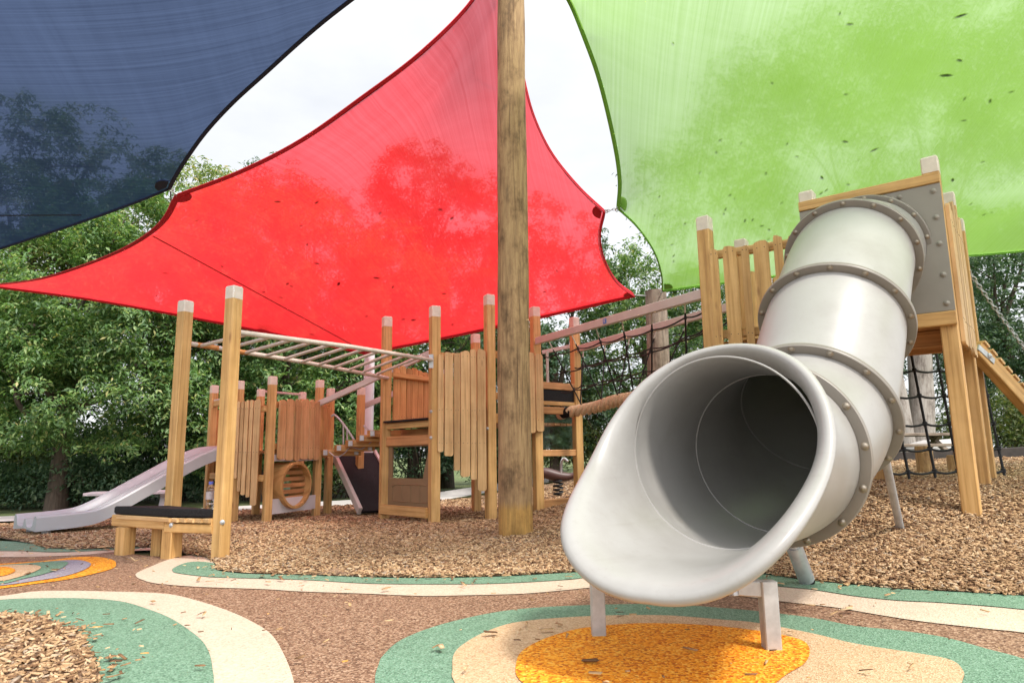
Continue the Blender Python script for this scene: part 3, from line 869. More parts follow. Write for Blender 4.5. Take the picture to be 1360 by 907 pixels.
# mouth: the exit piece, cut short at the top and long at the bottom, with a rolled lip
def cut_len(a):
    """a = angle from the top (radians, 0..pi): distance the lip reaches past the first ring"""
    d = math.degrees(abs(a))
    tab = [(0, -0.13), (30, -0.08), (60, 0.04), (80, 0.15), (95, 0.25), (110, 0.43), (125, 0.60), (140, 0.675), (160, 0.71), (180, 0.71)]
    for (d0, v0), (d1, v1) in zip(tab, tab[1:]):
        if d <= d1:
            t = (d - d0) / (d1 - d0)
            return v0 + (v1 - v0) * (t * t * (3 - 2 * t) * 0.35 + t * 0.65)
    return tab[-1][1]
def mouth_mesh():
    n = 144
    c0, _, _, _ = ax_frame(AXI[1])
    td = MD
    xr = MR; yu = UPZ
    cf, tf, xf, yf = ax_frame(AXI[2])
    # smooth the cut profile round the ring
    raw = [cut_len((2 * PI * q / n + PI) % (2 * PI) - PI) for q in range(n)]
    cut = raw[:]
    for _ in range(16):
        cut = [(cut[q - 1] + 2 * cut[q] + cut[(q + 1) % n]) / 4 for q in range(n)]
    V, F = [], []
    rows = []
    lipprof = [(-0.20, 0.0), (-0.14, 0.002), (-0.09, 0.008), (-0.05, 0.018), (-0.022, 0.032), (-0.004, 0.048), (0.004, 0.062), (0.003, 0.078), (-0.010, 0.090), (-0.030, 0.094), (-0.046, 0.086), (-0.054, 0.070), (-0.062, 0.050), (-0.085, 0.034), (-0.13, 0.020), (-0.20, 0.014)]
    def pos(q, s, dr):
        a = 2 * PI * q / n
        if s <= -0.02:
            # between the flange and the first ring: follow the axis curve
            u = min(1.0, max(0.0, -s / 0.625))
            i = AXI[1] + u * (AXI[2] - AXI[1])
            i0 = int(math.floor(i)); fr = i - i0
            cA, tA, xA, yA = ax_frame(i0); cB, tB, xB, yB = ax_frame(min(i0 + 1, len(AX) - 1))
            c = cA.lerp(cB, fr); x = xA.lerp(xB, fr); y = yA.lerp(yB, fr)
            x = -x if x.dot(xr) < 0 else x
        else:
            c, x, y = c0 + td * s + UPZ * (0.02 * max(0, s) ** 1.5), xr, yu
        d = x * math.sin(a) + y * math.cos(a)
        fl = 0.075 * max(0.0, s) ** 1.6 * (0.35 + 0.65 * abs(math.sin(a)))
        return c + d * (RI + dr + fl)
    m1 = 16
    for side in ('in', 'lip', 'out'):
        if side == 'lip':
            for (ds, dr) in lipprof:
                rows.append([pos(q, cut[q] + ds, dr * 0.86) for q in range(n)])
        else:
            rr = range(m1) if side == 'in' else range(m1 - 1, -1, -1)
            for w in rr:
                u = w / m1
                rows.append([pos(q, -0.625 + (cut[q] - 0.20 + 0.625) * u, 0.0 if side == 'in' else 0.013) for q in range(n)])
    for r in rows: V += r
    for w in range(len(rows) - 1):
        for q in range(n):
            q2 = (q + 1) % n
            F.append((w * n + q, w * n + q2, (w + 1) * n + q2, (w + 1) * n + q))
    return MB().add(V, F), cut
mm, cutv = mouth_mesh()
mouth = mm.build('mouth', M['tube'], slide, True, 60)
# inner joint line of the exit piece
c, t, x, y = ax_frame(AXI[1])
pts = [c + (MR * math.sin(2 * PI * q / 96) + UPZ * math.cos(2 * PI * q / 96)) * (RI + 0.001) for q in range(96)]
MB().tube(pts, 0.0045, 6, closed=True).build('joint_ring', M['tube'], mouth, True)
for ii in (AXI[2], AXI[3], AXI[4]):
    c, t, x, y = ax_frame(ii)
    pts = [c + (x * math.sin(2 * PI * q / 96) + y * math.cos(2 * PI * q / 96)) * (RI + 0.0) for q in range(96)]
    MB().tube(pts, 0.005, 6, closed=True).build('joint_ring', M['tube'], slide, True)

# legs
def sq(parent, p, q, w, name, mat='steel', h=None):
    return MB().bar(p, q, w, h, 0.004).build(name, M[mat], parent)
bl = PZ(795, 842, 0.012)
leg = sq(slide, bl, bl + Vector((0, 0, 0.24)), 0.055, 'leg')
br = PZ(1025, 860, 0.012)
leg = sq(slide, br, br + Vector((0, 0, 0.235)), 0.058, 'leg')
el = br + Vector((-0.02, 0.01, 0.207))
inner = el + Vector((-0.085, 0.012, 0.004))
sq(leg, el, inner, 0.056, 'elbow')
sq(slide, inner + Vector((0.0, 0, -0.032)), inner + Vector((0.0, 0.03, 0.10)), 0.052, 'bracket')
bolt(slide, inner + Vector((-0.05, -0.028, 0.012)), (-0.3, -0.95, 0), 0.022, mat='steel')
# round struts under the tube
s0 = PG(1200, 712, 0.0)
s1 = P(1168, 572, 3.98)
strut = MB().tube([s0 - Vector((0, 0, 0.1)), s1], 0.024, 14).build('strut', M['steel'], slide, True)
f0 = PZ(1071, 769, 0.03)
f1 = P(1054, 724, f0.y - 0.10)
f2 = P(1050, 690, f0.y - 0.16)
ft = MB().tube([f0, lerp(f0, f1, 0.5), f1], 0.043, 16).build('foot', M['steel'], slide, True, 30)
MB().tube([f1 + Vector((0, 0, -0.004)), f2, f2 + Vector((0.02, 0.0, 0.12))], 0.036, 16).build('foot_socket', M['steel'], ft, True, 30)
MB().tube([f0 + (f0 - f1).normalized() * 0.002, f0 + (f0 - f1).normalized() * 0.02], 0.040, 16).build('foot_cap', M['mat'], ft, True, 30)

# ------------------------------------------------------------------ right tower
tw = thing('play_tower', 'tall pine climbing tower with taupe tube slide panel beneath the green shade sail', 'play tower', (2.7, 5.4, 0.3))
W1 = 0.105
ROT = R(52)
def pxy(px, py, Y): p = P(px, py, Y); return Vector((p.x, p.y))
PA = pxy(1262, 440, 4.60); PB = pxy(1073, 270, 5.10); PC = pxy(942, 400, 5.50)
PD = pxy(1260, 280, 5.27); PE = pxy(1272, 305, 5.90); PF_ = pxy(985, 330, 6.30); PGk = (PF_ + PE) * 0.5 + Vector((0.1, 0.5))
for p, tx, ty in ((PA, 1233, 211), (PB, 1072, 256), (PC, 938, 289), (PD, 1257, 258), (PE, 1272, 293), (PF_, 985, 319)):
    add_post(tw, p.x, p.y, P(tx, ty, p.y).z, W1, ROT, 'wood', 0.12)
for px, py, Y in ((1139, 600, 5.3), (1166, 590, 5.9)):
    q = pxy(px, py, Y)
    add_post(tw, q.x, q.y, P(1262, 428, 4.6).z - 0.03, W1, ROT, 'wood', 0)
PZ0 = P(1262, 413, 4.55).z; PZ1 = P(1240, 246, 4.55).z
DK = PZ0 - 0.045
def pdir(a, b):
    d = (b - a); return d / d.length
# deck boards and joists
dv = [PA, PB, PC, PF_, PGk, PE, PD]
cen = sum(dv, Vector((0, 0))) / len(dv)
mb = MB()
u2 = pdir(PA, PB); w2 = Vector((-u2.y, u2.x)); w2 = w2 if w2.dot(cen - PA) > 0 else -w2
for k in range(20):
    s0_ = 0.0 + k * 0.105
    o = PA + w2 * s0_
    # clip the board against the deck outline
    xs = []
    for i in range(len(dv)):
        a, b = dv[i], dv[(i + 1) % len(dv)]
        da, db = (a - o).dot(w2) - 0.05, (b - o).dot(w2) - 0.05
        if da * db < 0:
            q = a + (b - a) * (da / (da - db)); xs.append((q - o).dot(u2))
    if len(xs) >= 2:
        a_ = o + u2 * (min(xs) + 0.04) + w2 * 0.05; b_ = o + u2 * (max(xs) - 0.04) + w2 * 0.05
        mb.bar((a_.x, a_.y, DK), (b_.x, b_.y, DK), 0.099, 0.03, 0.004)
mb.build('deck', M['wood_red'], tw)
def beam(parent, a, b, z, w, h, mat='wood', name='beam', za=None):
    return MB().bar((a.x, a.y, za if za is not None else z), (b.x, b.y, z), w, h).build(name, M[mat], parent)
def inset(a, b, s):
    d = pdir(a, b); return a + d * s, b - d * s
outd = -w2
a_, b_ = PA + u2 * -0.05 + outd * 0.075, PB + u2 * 0.05 + outd * 0.075
beam(tw, a_, b_, PZ0 - 0.052, 0.04, 0.095)
beam(tw, *inset(PD, PE, 0.06), DK - 0.08, 0.045, 0.12)
beam(tw, *inset(PA, PD, 0.06), DK - 0.08, 0.045, 0.12)
beam(tw, PA + w2 * 0.35 + u2 * 0.05, PC + w2 * 0.45, DK - 0.08, 0.05, 0.12, 'wood_red', 'joist')
beam(tw, PA + w2 * 0.75 + u2 * 0.12, PC + w2 * 0.85, DK - 0.08, 0.05, 0.12, 'wood_red', 'joist')
# slide panel with its round opening
def slide_panel():
    a3 = Vector((PA.x, PA.y, 0)) + Vector((outd.x, outd.y, 0)) * 0.062
    b3 = Vector((PB.x, PB.y, 0)) + Vector((outd.x, outd.y, 0)) * 0.062
    d = (b3 - a3).normalized(); a3 = a3 - d * 0.05; b3 = b3 + d * 0.05
    ln = (b3 - a3).length
    cc, t, x, y = ax_frame(AXI[6] + 1)
    cu, cz = (Vector((cc.x, cc.y, 0)) - a3).dot(d), cc.z
    z0, z1 = PZ0, PZ1
    n = 64
    inner_ = [(cu + 0.385 * math.cos(2 * PI * q / n), cz + 0.385 * math.sin(2 * PI * q / n)) for q in range(n)]
    outer_ = []
    for q in range(n):
        ca, sa = math.cos(2 * PI * q / n), math.sin(2 * PI * q / n)
        tt = min([(ln - cu) / ca if ca > 1e-6 else 9, -cu / ca if ca < -1e-6 else 9, (z1 - cz) / sa if sa > 1e-6 else 9, (z0 - cz) / sa if sa < -1e-6 else 9])
        outer_.append((cu + ca * tt, cz + sa * tt))
    for cor in ((0, z0), (ln, z0), (ln, z1), (0, z1)):
        q = min(range(n), key=lambda i: (outer_[i][0] - cor[0]) ** 2 + (outer_[i][1] - cor[1]) ** 2)
        outer_[q] = cor
    inner_ = [(min(max(u, 0.003), ln - 0.003), h) for u, h in inner_]
    V, F = [], []
    nn = Vector((outd.x, outd.y, 0))
    for th in (0, 0.018):
        for ring in (inner_, outer_):
            V += [a3 + d * u + UPZ * h + nn * th for u, h in ring]
    for q in range(n):
        q2 = (q + 1) % n
        F += [(q, q2, n + q2, n + q), (2 * n + q, 2 * n + q2, 3 * n + q2, 3 * n + q), (n + q, n + q2, 3 * n + q2, 3 * n + q), (q, q2, 2 * n + q2, 2 * n + q)]
    p = MB().add(V, F).build('slide_panel', M['board'], tw)
    for h in (z0 + 0.05, z0 + 0.25, z0 + 0.47, z0 + 0.66, z1 - 0.05):
        bolt(p, a3 + d * 0.045 + UPZ * h + nn * 0.019, nn, 0.017, mat='board')
    for u in (0.25, 0.30, 0.6):
        bolt(p, a3 + d * u + UPZ * (z1 - 0.045) + nn * 0.019, nn, 0.015, mat='board')
    return a3, d, ln
a3, d3, ln3 = slide_panel()
beam(tw, PA + u2 * -0.05 + outd * 0.07, PB + u2 * 0.05 + outd * 0.07, PZ1 + 0.041, 0.045, 0.075, 'wood', 'top_rail')
# pickets on the left flank
pl = []
for (x0, x1, yt) in ((946, 959, 332), (963, 982, 328), (986, 997, 327), (1001, 1021, 321), (1025, 1038, 314), (1042, 1056, 315)):
    t0, t1 = (x0 - 943) / 128.0, (x1 - 943) / 128.0
    yb = P(0.5 * (x0 + x1), yt, lerp(PC.y, PB.y, t0) - 0.07)
    pl.append((t0 + 0.02, t1 + 0.015, DK - 0.48, yb.z))
nC = Vector((-(PB - PC).y, (PB - PC).x)).normalized(); nC = -nC if nC.y > 0 else nC
pickets(tw, PC + nC * 0.055, PB + nC * 0.055, pl, 'wood', toward=(0, 0), rails=(DK + 0.04, DK + 0.72))
beam(tw, *inset(PC, PB, 0.05), DK + 0.73, 0.035, 0.07, 'wood', 'rail')
beam(tw, *inset(PC, PB, 0.05), DK + 0.06, 0.035, 0.07, 'wood', 'rail')
# pickets on the right flank, seen almost edge on
nR = Vector(((PD - PA).y, -(PD - PA).x)).normalized()
pl = []
k = 0.03
for w in (0.15, 0.12, 0.16, 0.13, 0.15, 0.12):
    pl.append((k, k + w, DK - 0.18 + random.uniform(-0.03, 0.03), DK + 0.88 + random.uniform(-0.06, 0.05))); k += w + 0.012
pickets(tw, PA + nR * 0.055, PD + nR * 0.055, pl, 'wood_pale', toward=PA + nR, rails=(DK, DK + 0.7))
nR2 = Vector(((PE - PD).y, -(PE - PD).x)).normalized()
pl = []
k = 0.03
for w in (0.15, 0.12, 0.16, 0.13, 0.15, 0.12):
    pl.append((k, k + w, DK - 0.18 + random.uniform(-0.03, 0.03), DK + 0.8 + random.uniform(-0.06, 0.05))); k += w + 0.012
pickets(tw, PF_ + Vector((0, 0.06)), PGk + Vector((0, 0.06)), pl, 'wood', toward=(0, 0), rails=(DK, DK + 0.7))

# ramp on the right of the tower
ra = P(1294, 462, 5.62)
rb = ra + Vector((1.15, 0.62, -0.86))
rw = Vector((-0.45, 0.75, 0)).normalized()
rmp = thing('climbing_ramp', 'narrow sloping pine beam with cleats running down from the right of the tall tower', 'ramp', (ra.x, ra.y, 0.3))
MB().bar(ra, rb, 0.09, 0.13).build('stringer', M['wood'], rmp)
for k in range(13):
    c = ra.lerp(rb, (k + 0.5) / 13) + (rb - ra).cross(rw).normalized() * -0.076 * (1 if (rb - ra).cross(rw).z < 0 else -1)
    MB().bar(c - rw * 0.06, c + rw * 0.06, 0.085, 0.022, 0.004, up=(rb - ra).cross(rw)).build('tread', M['wood_pale'], rmp)
MB().bar(ra - rw * 0.05 + Vector((-0.03, -0.01, 0.0)), ra - rw * 0.05 + (rb - ra) * 0.13, 0.012, 0.05, 0.002).build('bracket', M['steel'], rmp)
bolt(rmp, ra - rw * 0.058 + (rb - ra) * 0.08, -rw, 0.02, mat='steel')

def chain(name, p, q, link, r, label, cat, sag=0.0):
    n = max(2, int((q - p).length / (link * 1.45)))
    mb = MB()
    for k in range(n):
        t = (k + 0.5) / n
        c = p.lerp(q, t) - Vector((0, 0, sag * 4 * t * (1 - t)))
        d = (q - p).normalized()
        s = d.orthogonal().normalized()
        if k % 2: s = d.cross(s)
        pts = [c + d * (link * math.cos(a) * 0.95) + s * (link * 0.52 * math.sin(a)) for a in [2 * PI * i / 10 for i in range(10)]]
        mb.tube(pts, r, 5, closed=True)
    o = mb.build(name, M['steel'], None, True)
    return tag(o, label, cat)
chain('chain', P(1281, 352, 5.86), P(1281, 352, 5.86) + Vector((1.25, 0.55, -1.25)), 0.028, 0.0055, 'galvanised chain handrail sloping down above the pine ramp', 'chain', 0.06)

# cargo net hanging under the far side of the tower
net = thing('climbing_net', 'black rope cargo net hanging below the deck of the tall tower', 'climbing net', (3.3, 6.1, 0.3))
tops = [P(1150, 455, 6.05), P(1172, 455, 6.1), P(1207, 455, 6.2), P(1241, 455, 6.3), P(1268, 455, 6.4), P(1296, 455, 6.5)]
bots = [P(1185, 652, 5.75), P(1211, 652, 5.8), P(1246, 651, 5.9), P(1277, 650, 6.0), P(1309, 650, 6.1), P(1338, 650, 6.2)]
for a_, b_ in zip(tops, bots):
    MB().tube([a_.lerp(b_, k / 6) for k in range(7)], 0.0115, 7).build('upright_rope', M['black'], net, True)
for k in range(6):
    t = (0.2, 0.38, 0.57, 0.735, 0.88, 0.985)[k]
    row = []
    kn = MB()
    for i, (a_, b_) in enumerate(zip(tops, bots)):
        c = a_.lerp(b_, t)
        if i:
            c0 = tops[i - 1].lerp(bots[i - 1], t)
            for s in (0.25, 0.5, 0.75):
                row.append(c0.lerp(c, s) - Vector((0, 0, 0.022 * 4 * s * (1 - s))))
        row.append(c)
        kn.lathe(c, Vector((0, 0, 1)), [(0.001, -0.024), (0.019, -0.017), (0.021, 0), (0.019, 0.017), (0.001, 0.024)], 8)
    kn.tube(row, 0.0105, 6).build('cross_rope', M['black'], net, True)

# log stumps, boards and border behind the tower
for (px, yt, yb, Y, r, lab) in ((1153, 590, 640, 6.9, 0.075, 'leftmost of the short pine logs standing in the bark behind the climbing net'),
                            (1231, 592, 636, 7.4, 0.085, 'taller middle log stump standing in the bark behind the climbing net'),
                            (1272, 604, 635, 7.6, 0.085, 'short log stump at the right behind the climbing net, partly hidden by the tower post')):
    a_ = P(px, yb, Y); zt = P(px, yt, Y).z
    o = MB().tube([(a_.x, a_.y, gz(a_.x, a_.y) - 0.1), (a_.x, a_.y, zt - 0.012), (a_.x, a_.y, zt)], r, 18, scale=[1, 1, 0.9]).build('log_stump', M['stump'], None, True, 40)
    tag(o, lab, 'log stump', 'pine log stumps behind the climbing net')
pt_ = thing('picnic_table', 'weathered pale picnic table on the grass in front of the gum tree', 'picnic table', (6.9, 11.2, 0.5))
c = P(1216, 577, 11.0); d = Vector((1, 0.12, 0)).normalized(); e_ = Vector((-d.y, d.x, 0))
mb = MB()
for k in range(4): mb.bar(c - d * 0.75 + e_ * (k * 0.15), c + d * 0.75 + e_ * (k * 0.15), 0.14, 0.045)
mb.build('tabletop', M['pole2'], pt_)
zg = gz(c.x, c.y)
for s in (-1, 1):
    sb = c - e_ * 0.35 if s < 0 else c + e_ * 0.85
    sb = Vector((sb.x, sb.y, lerp(zg, c.z, 0.58)))
    MB().bar(sb - d * 0.75, sb + d * 0.75, 0.2, 0.045).build('seat', M['pole2'], pt_)
for s in (-0.5, 0.5):
    b0 = c + d * s
    g0 = Vector((b0.x, b0.y, zg))
    MB().bar(g0 - e_ * 0.2, b0 + e_ * 0.35, 0.08, 0.06).build('leg', M['pole2'], pt_)
    MB().bar(g0 + e_ * 0.65, b0 + e_ * 0.1, 0.08, 0.06).build('leg', M['pole2'], pt_)
bmb = MB()
e0 = [(3.2, 11.25), (5.2, 10.45), (7.5, 9.95), (11.5, 9.65)]
for (x0, y0), (x1, y1) in zip(e0, e0[1:]):
    bmb.bar((x0, y0, gz(x0, y0) + 0.07), (x1, y1, gz(x1, y1) + 0.10), 0.05, 0.2)
tag(bmb.build('edging_board', M['darkwood']), 'dark timber edging along the back right rim of the bark bed', 'edging')
def rock(px, py, Y, r, label):
    c = P(px, py, Y)
    bm = bmesh.new(); bmesh.ops.create_icosphere(bm, subdivisions=3, radius=r)
    for vv in bm.verts:
        vv.co *= 1 + 0.28 * noise.noise(vv.co * (1.6 / r) + Vector((px, py, 0)))
        vv.co.z *= 0.62; vv.co.x *= 1.25
    me = bpy.data.meshes.new('boulder'); bm.to_mesh(me); bm.free(); me.shade_smooth(); me.materials.append(M['concrete'])
    o = bpy.data.objects.new('boulder', me); o.location = (c.x, c.y, gz(c.x, c.y) + r * 0.25); COL.objects.link(o)
    tag(o, label, 'boulder')
rock(1246, 606, 12.2, 0.42, 'grey boulder on the grass beside the gum tree trunk')
# ------------------------------------------------------------------ middle tower
mt = thing('play_tower', 'pine play tower in the middle with a stepped picket front, beside the round timber pole', 'play tower', (-0.4, 8.3, 0))
def xy(px, py, Y): p = P(px, py, Y); return Vector((p.x, p.y))
M1 = xy(512, 560, 8.20); M2 = xy(577, 550, 7.50); M3 = xy(651, 550, 7.80); M4 = xy(713, 550, 8.50); M5 = xy(766, 540, 8.95); M6 = xy(632, 550, 9.4)
RM = R(28)
def ztop(px, py, Y): return P(px, py, Y).z
for p, (tx, ty) in ((M1, (512, 421)), (M2, (577, 407)), (M3, (651, 392)), (M4, (711, 408)), (M5, (763, 422)), (M6, (632, 444))):
    add_post(mt, p.x, p.y, ztop(tx, ty, p.y), 0.105, RM, 'wood', 0.125)
DM = 1.10
mb = MB()
dv2 = [M1, M2, M3, M4, M5, M6]
uu = pdir(M1, M2); ww = Vector((-uu.y, uu.x)); cen2 = sum(dv2, Vector((0, 0))) / 6
ww = ww if ww.dot(cen2 - M1) > 0 else -ww
for k in range(20):
    o = M1 + ww * (k * 0.11 - 0.02); xs = []
    for i in range(6):
        a, b = dv2[i], dv2[(i + 1) % 6]
        da, db = (a - o).dot(ww) - 0.05, (b - o).dot(ww) - 0.05
        if da * db < 0: xs.append(((a + (b - a) * (da / (da - db))) - o).dot(uu))
    if len(xs) >= 2:
        a_ = o + uu * (min(xs) + 0.03) + ww * 0.05; b_ = o + uu * (max(xs) - 0.03) + ww * 0.05
        mb.bar((a_.x, a_.y, DM), (b_.x, b_.y, DM), 0.104, 0.03, 0.004)
mb.build('deck', M['wood_red'], mt)
MB().bar((*(M1 + uu * 0.06 - ww * 0.02), DM + 0.028), (*(M2 - uu * 0.06 - ww * 0.02), DM + 0.028), 0.10, 0.022, 0.004).build('step_mat', M['mat'], mt)
beam(mt, *inset(M1, M2, 0.056), DM - 0.03, 0.05, 0.055)
beam(mt, *inset(M1, M2, 0.056), 0.90, 0.05, 0.11, 'wood_red')
beam(mt, M1 + ww * 0.25, M2 + ww * 0.25, 0.99, 0.05, 0.11, 'wood_red', 'joist')
beam(mt, M1 + uu * 0.03 - ww * 0.055, M2 - uu * 0.05 - ww * 0.055, 0.125, 0.045, 0.11)
beam(mt, *inset(M2, M3, 0.06), 1.22, 0.04, 0.08); beam(mt, *inset(M2, M3, 0.06), 1.82, 0.04, 0.08); beam(mt, *inset(M2, M3, 0.06), 0.86, 0.04, 0.07)
beam(mt, *inset(M3, M4, 0.06), 1.14, 0.045, 0.11); beam(mt, *inset(M3, M4, 0.06), 1.40, 0.04, 0.08); beam(mt, *inset(M3, M4, 0.06), 1.88, 0.04, 0.08)
beam(mt, *inset(M4, M5, 0.055), 1.58, 0.05, 0.09, 'wood_red'); beam(mt, *inset(M4, M5, 0.055), 1.36, 0.05, 0.05); beam(mt, *inset(M4, M5, 0.055), 1.27, 0.05, 0.09, 'wood_red')
MB().bar((*inset(M4, M5, 0.055)[0], 1.46), (*inset(M4, M5, 0.055)[1], 1.46), 0.02, 0.15, 0.003).build('kick_board', M['mat'], mt)
beam(mt, *inset(M4, M5, 0.055), 0.74, 0.045, 0.08, 'wood_red'); beam(mt, *inset(M4, M5, 0.055), 0.12, 0.045, 0.12, 'wood_red')
MB().bar((*M4.lerp(M5, 0.28), 1.62), (*M4.lerp(M5, 0.28), 2.02), 0.035).build('baluster', M['beige'], mt)
# stepped pickets in front
def px_planks(rows, A, B, ax0, ax1, dy):
    out = []
    for (x0, x1, yt, yb) in rows:
        t0, t1 = (x0 - ax0) / (ax1 - ax0), (x1 - ax0) / (ax1 - ax0)
        Y = lerp(A.y, B.y, 0.5 * (t0 + t1)) + dy
        out.append((t0, t1, P(0.5 * (x0 + x1), yb, Y).z, P(0.5 * (x0 + x1), yt, Y).z))
    return out
n23 = Vector(((M3 - M2).y, -(M3 - M2).x)).normalized(); n23 = n23 if n23.y < 0 else -n23
A_, B_ = M2 + n23 * 0.055, M3 + n23 * 0.055
ax0, ax1 = 577.0, 651.0
pickets(mt, A_, B_, px_planks([(578, 586, 471, 600), (586.5, 598.5, 468, 606), (599, 607, 469, 625), (607.5, 620, 466, 633), (620.5, 629, 464, 637), (629.5, 642, 464, 652)], A_, B_, ax0, ax1, 0), 'wood_pale', toward=(0, 0), rails=(0.86, 1.22, 1.82))
# pickets either side of the round pole
n34 = Vector(((M4 - M3).y, -(M4 - M3).x)).normalized(); n34 = n34 if n34.y < 0 else -n34
A_, B_ = M3 + n34 * 0.055, M4 + n34 * 0.055
pickets(mt, A_, B_, px_planks([(659, 667, 463, 566), (668, 679, 464, 570), (680, 691, 466, 572), (692, 704, 468, 575), (705, 716, 470, 573)], A_, B_, 651.0, 713.0, 0), 'wood_pale', toward=(0, 0), rails=(1.14, 1.40, 1.88))
# half-height pickets across the far left side of the deck
M6b = M1.lerp(M6, 0.85) + Vector((-0.15, 0.1))
pl = [(0.05 + 0.088 * k, 0.05 + 0.088 * (k + 1), 1.12, 1.80 + random.uniform(-0.02, 0.035)) for k in range(10)]
pickets(mt, M1 + Vector((0.03, 0.03)), M6b, pl, 'wood', toward=(3, 9), rails=(1.2, 1.7))
dd = Vector((M6b - M1)).normalized(); nn2 = Vector((dd.y, -dd.x))
MB().bar((*(M1 + nn2 * 0.06 + dd * 0.04), 1.70), (*(M6b + nn2 * 0.06), 1.70), 0.045, 0.06).build('rail', M['wood'], mt)
# play panel below the deck: brown plastic with a window
def play_panel():
    A = Vector((*(M1 + uu * 0.05 + ww * 0.03), 0)); B = Vector((*(M2 - uu * 0.05 + ww * 0.03), 0))
    d = (B - A).normalized(); ln = (B - A).length; nn = Vector((-ww.x, -ww.y, 0))
    q = lambda u, z: A + d * (u * ln) + UPZ * z
    p = MB().plate([q(0, 0.17), q(1, 0.17), q(1, 0.48), q(0, 0.48)], 0.02, nn).build('play_panel', M['brownplastic'], mt)
    fr = MB()
    fr.plate([q(0, 0.482), q(0.1, 0.482), q(0.1, 0.83), q(0, 0.83)], 0.018, nn)
    fr.plate([q(0.80, 0.482), q(1, 0.482), q(1, 0.83), q(0.93, 0.83)], 0.018, nn)
    fr.plate([q(0.0, 0.832), q(1, 0.832), q(1, 0.85), q(0.0, 0.85)], 0.018, nn)
    fr.build('window_frame', M['brownplastic'], p)
    oo = nn * 0.022
    loop = [q(0.12, 0.22) + oo, q(0.9, 0.22) + oo, q(0.93, 0.24) + oo, q(0.93, 0.385) + oo, q(0.86, 0.41) + oo, q(0.2, 0.41) + oo, q(0.12, 0.385) + oo]
    g = MB().tube(loop, 0.006, 5, closed=True)
    for u in (0.34, 0.54, 0.74): g.tube([q(u, 0.225) + oo, q(u, 0.405) + oo], 0.005, 5)
    g.build('moulded_ribs', M['brownplastic'], p)
play_panel()
MB().bar((*M6.lerp(M3, 0.9), 0.0), (*M6.lerp(M3, 0.9), 0.95), 0.10).build('stub_post', M['wood_red'], mt)
cp = MB().plate([Vector((*inset(M4, M5, 0.06)[0], 0.79)), Vector((*inset(M4, M5, 0.06)[1], 0.79)), Vector((*inset(M4, M5, 0.06)[1], 1.22)), Vector((*inset(M4, M5, 0.06)[0], 1.22))], 0.008, (0, -1, 0))
cp.build('clear_panel', M['clear'], mt)
for p, h in ((M2, 1.2), (M2, 0.92), (M3, 1.02)):
    bolt(mt, Vector((p.x - 0.03, p.y - 0.072, h)), (-0.3, -1, 0), 0.014, mat='steel')

# ------------------------------------------------------------------ monkey bars
mk = thing('monkey_bars', 'pine and pale steel monkey bars running from two tall posts to the middle tower', 'monkey bars', (-1.9, 5.6, 0))
K1 = xy(302, 560, 5.13); K2 = xy(238, 540, 5.72)
zr = P(311, 441, 5.13).z
RK = R(62)
add_post(mk, K1.x, K1.y, ztop(311, 381, 5.13), 0.095, RK, 'wood', 0.10)
add_post(mk, K2.x, K2.y, ztop(247, 400, 5.72), 0.095, RK, 'wood', 0.10)
e1 = P(574, 478, M2.y - 0.08); e2 = P(515, 502, M1.y - 0.06)
s1_, s2_ = P(313, 441, 5.16), P(250, 456, 5.76)
ra1 = MB().tube([s1_, s1_.lerp(e1, 0.5) + Vector((0, 0, 0.015)), e1], 0.0215, 12).build('side_rail', M['bar'], mk, True)
m2_ = s2_.lerp(e2, 0.5) + Vector((0, 0, 0.015))
MB().tube([s2_, m2_, e2], 0.0215, 12).build('side_rail', M['bar'], mk, True)
for t0, t1 in ((0.03, 0.11), (0.17, 0.23)):
    MB().tube([s2_.lerp(e2, t0) + Vector((0, 0, 0.03 * t0)), s2_.lerp(e2, t1) + Vector((0, 0, 0.03 * t1))], 0.0222, 12).build('worn_band', M['rust'], mk, True)
for k in range(11):
    t = 0.045 + k * 0.088
    a_, b_ = s1_.lerp(e1, t) + Vector((0, 0, 0.03 * t - 0.004)), s2_.lerp(e2, t) + Vector((0, 0, 0.03 * t - 0.004))
    MB().tube([a_, b_], 0.0155, 10).build('rung', M['bar'], mk, True)
MB().bar(e1 + Vector((-0.01, -0.01, -0.09)), e1 + Vector((-0.01, -0.01, 0.06)), 0.05, 0.012).build('bracket', M['steel'], mk)

# ------------------------------------------------------------------ step bench with its mat and the bottle on it
bn = thing('step_bench', 'low pine step platform with a black rubber top at the foot of the monkey bars', 'step bench', (-2.4, 5.2, 0))
b_f = PZ(227, 741, 0.0); b_l = PZ(165, 736, 0.0)
zt_ = P(224, 685, b_f.y).z                             # top of the timber frame
c_f = Vector((P(222, 689, b_f.y - 0.03).x, b_f.y - 0.03)); 
c_l = P(151, 681, b_l.y + 0.12); c_l = Vector((c_l.x, c_l.y))
c_r = Vector((K1.x - 0.03, K1.y + 0.0)); c_r = Vector((P(287, 686, K1.y - 0.02).x, K1.y - 0.02))
c_b = c_l + (c_r - c_f) + Vector((0.02, 0.12))
mat_z0, mat_z1 = zt_ - 0.005, zt_ + 0.055
quad = [c_f, c_r, c_b, c_l]
ctr = sum(quad, Vector((0, 0))) / 4
def grow(q, s): return [ctr + (p - ctr) * s for p in q]
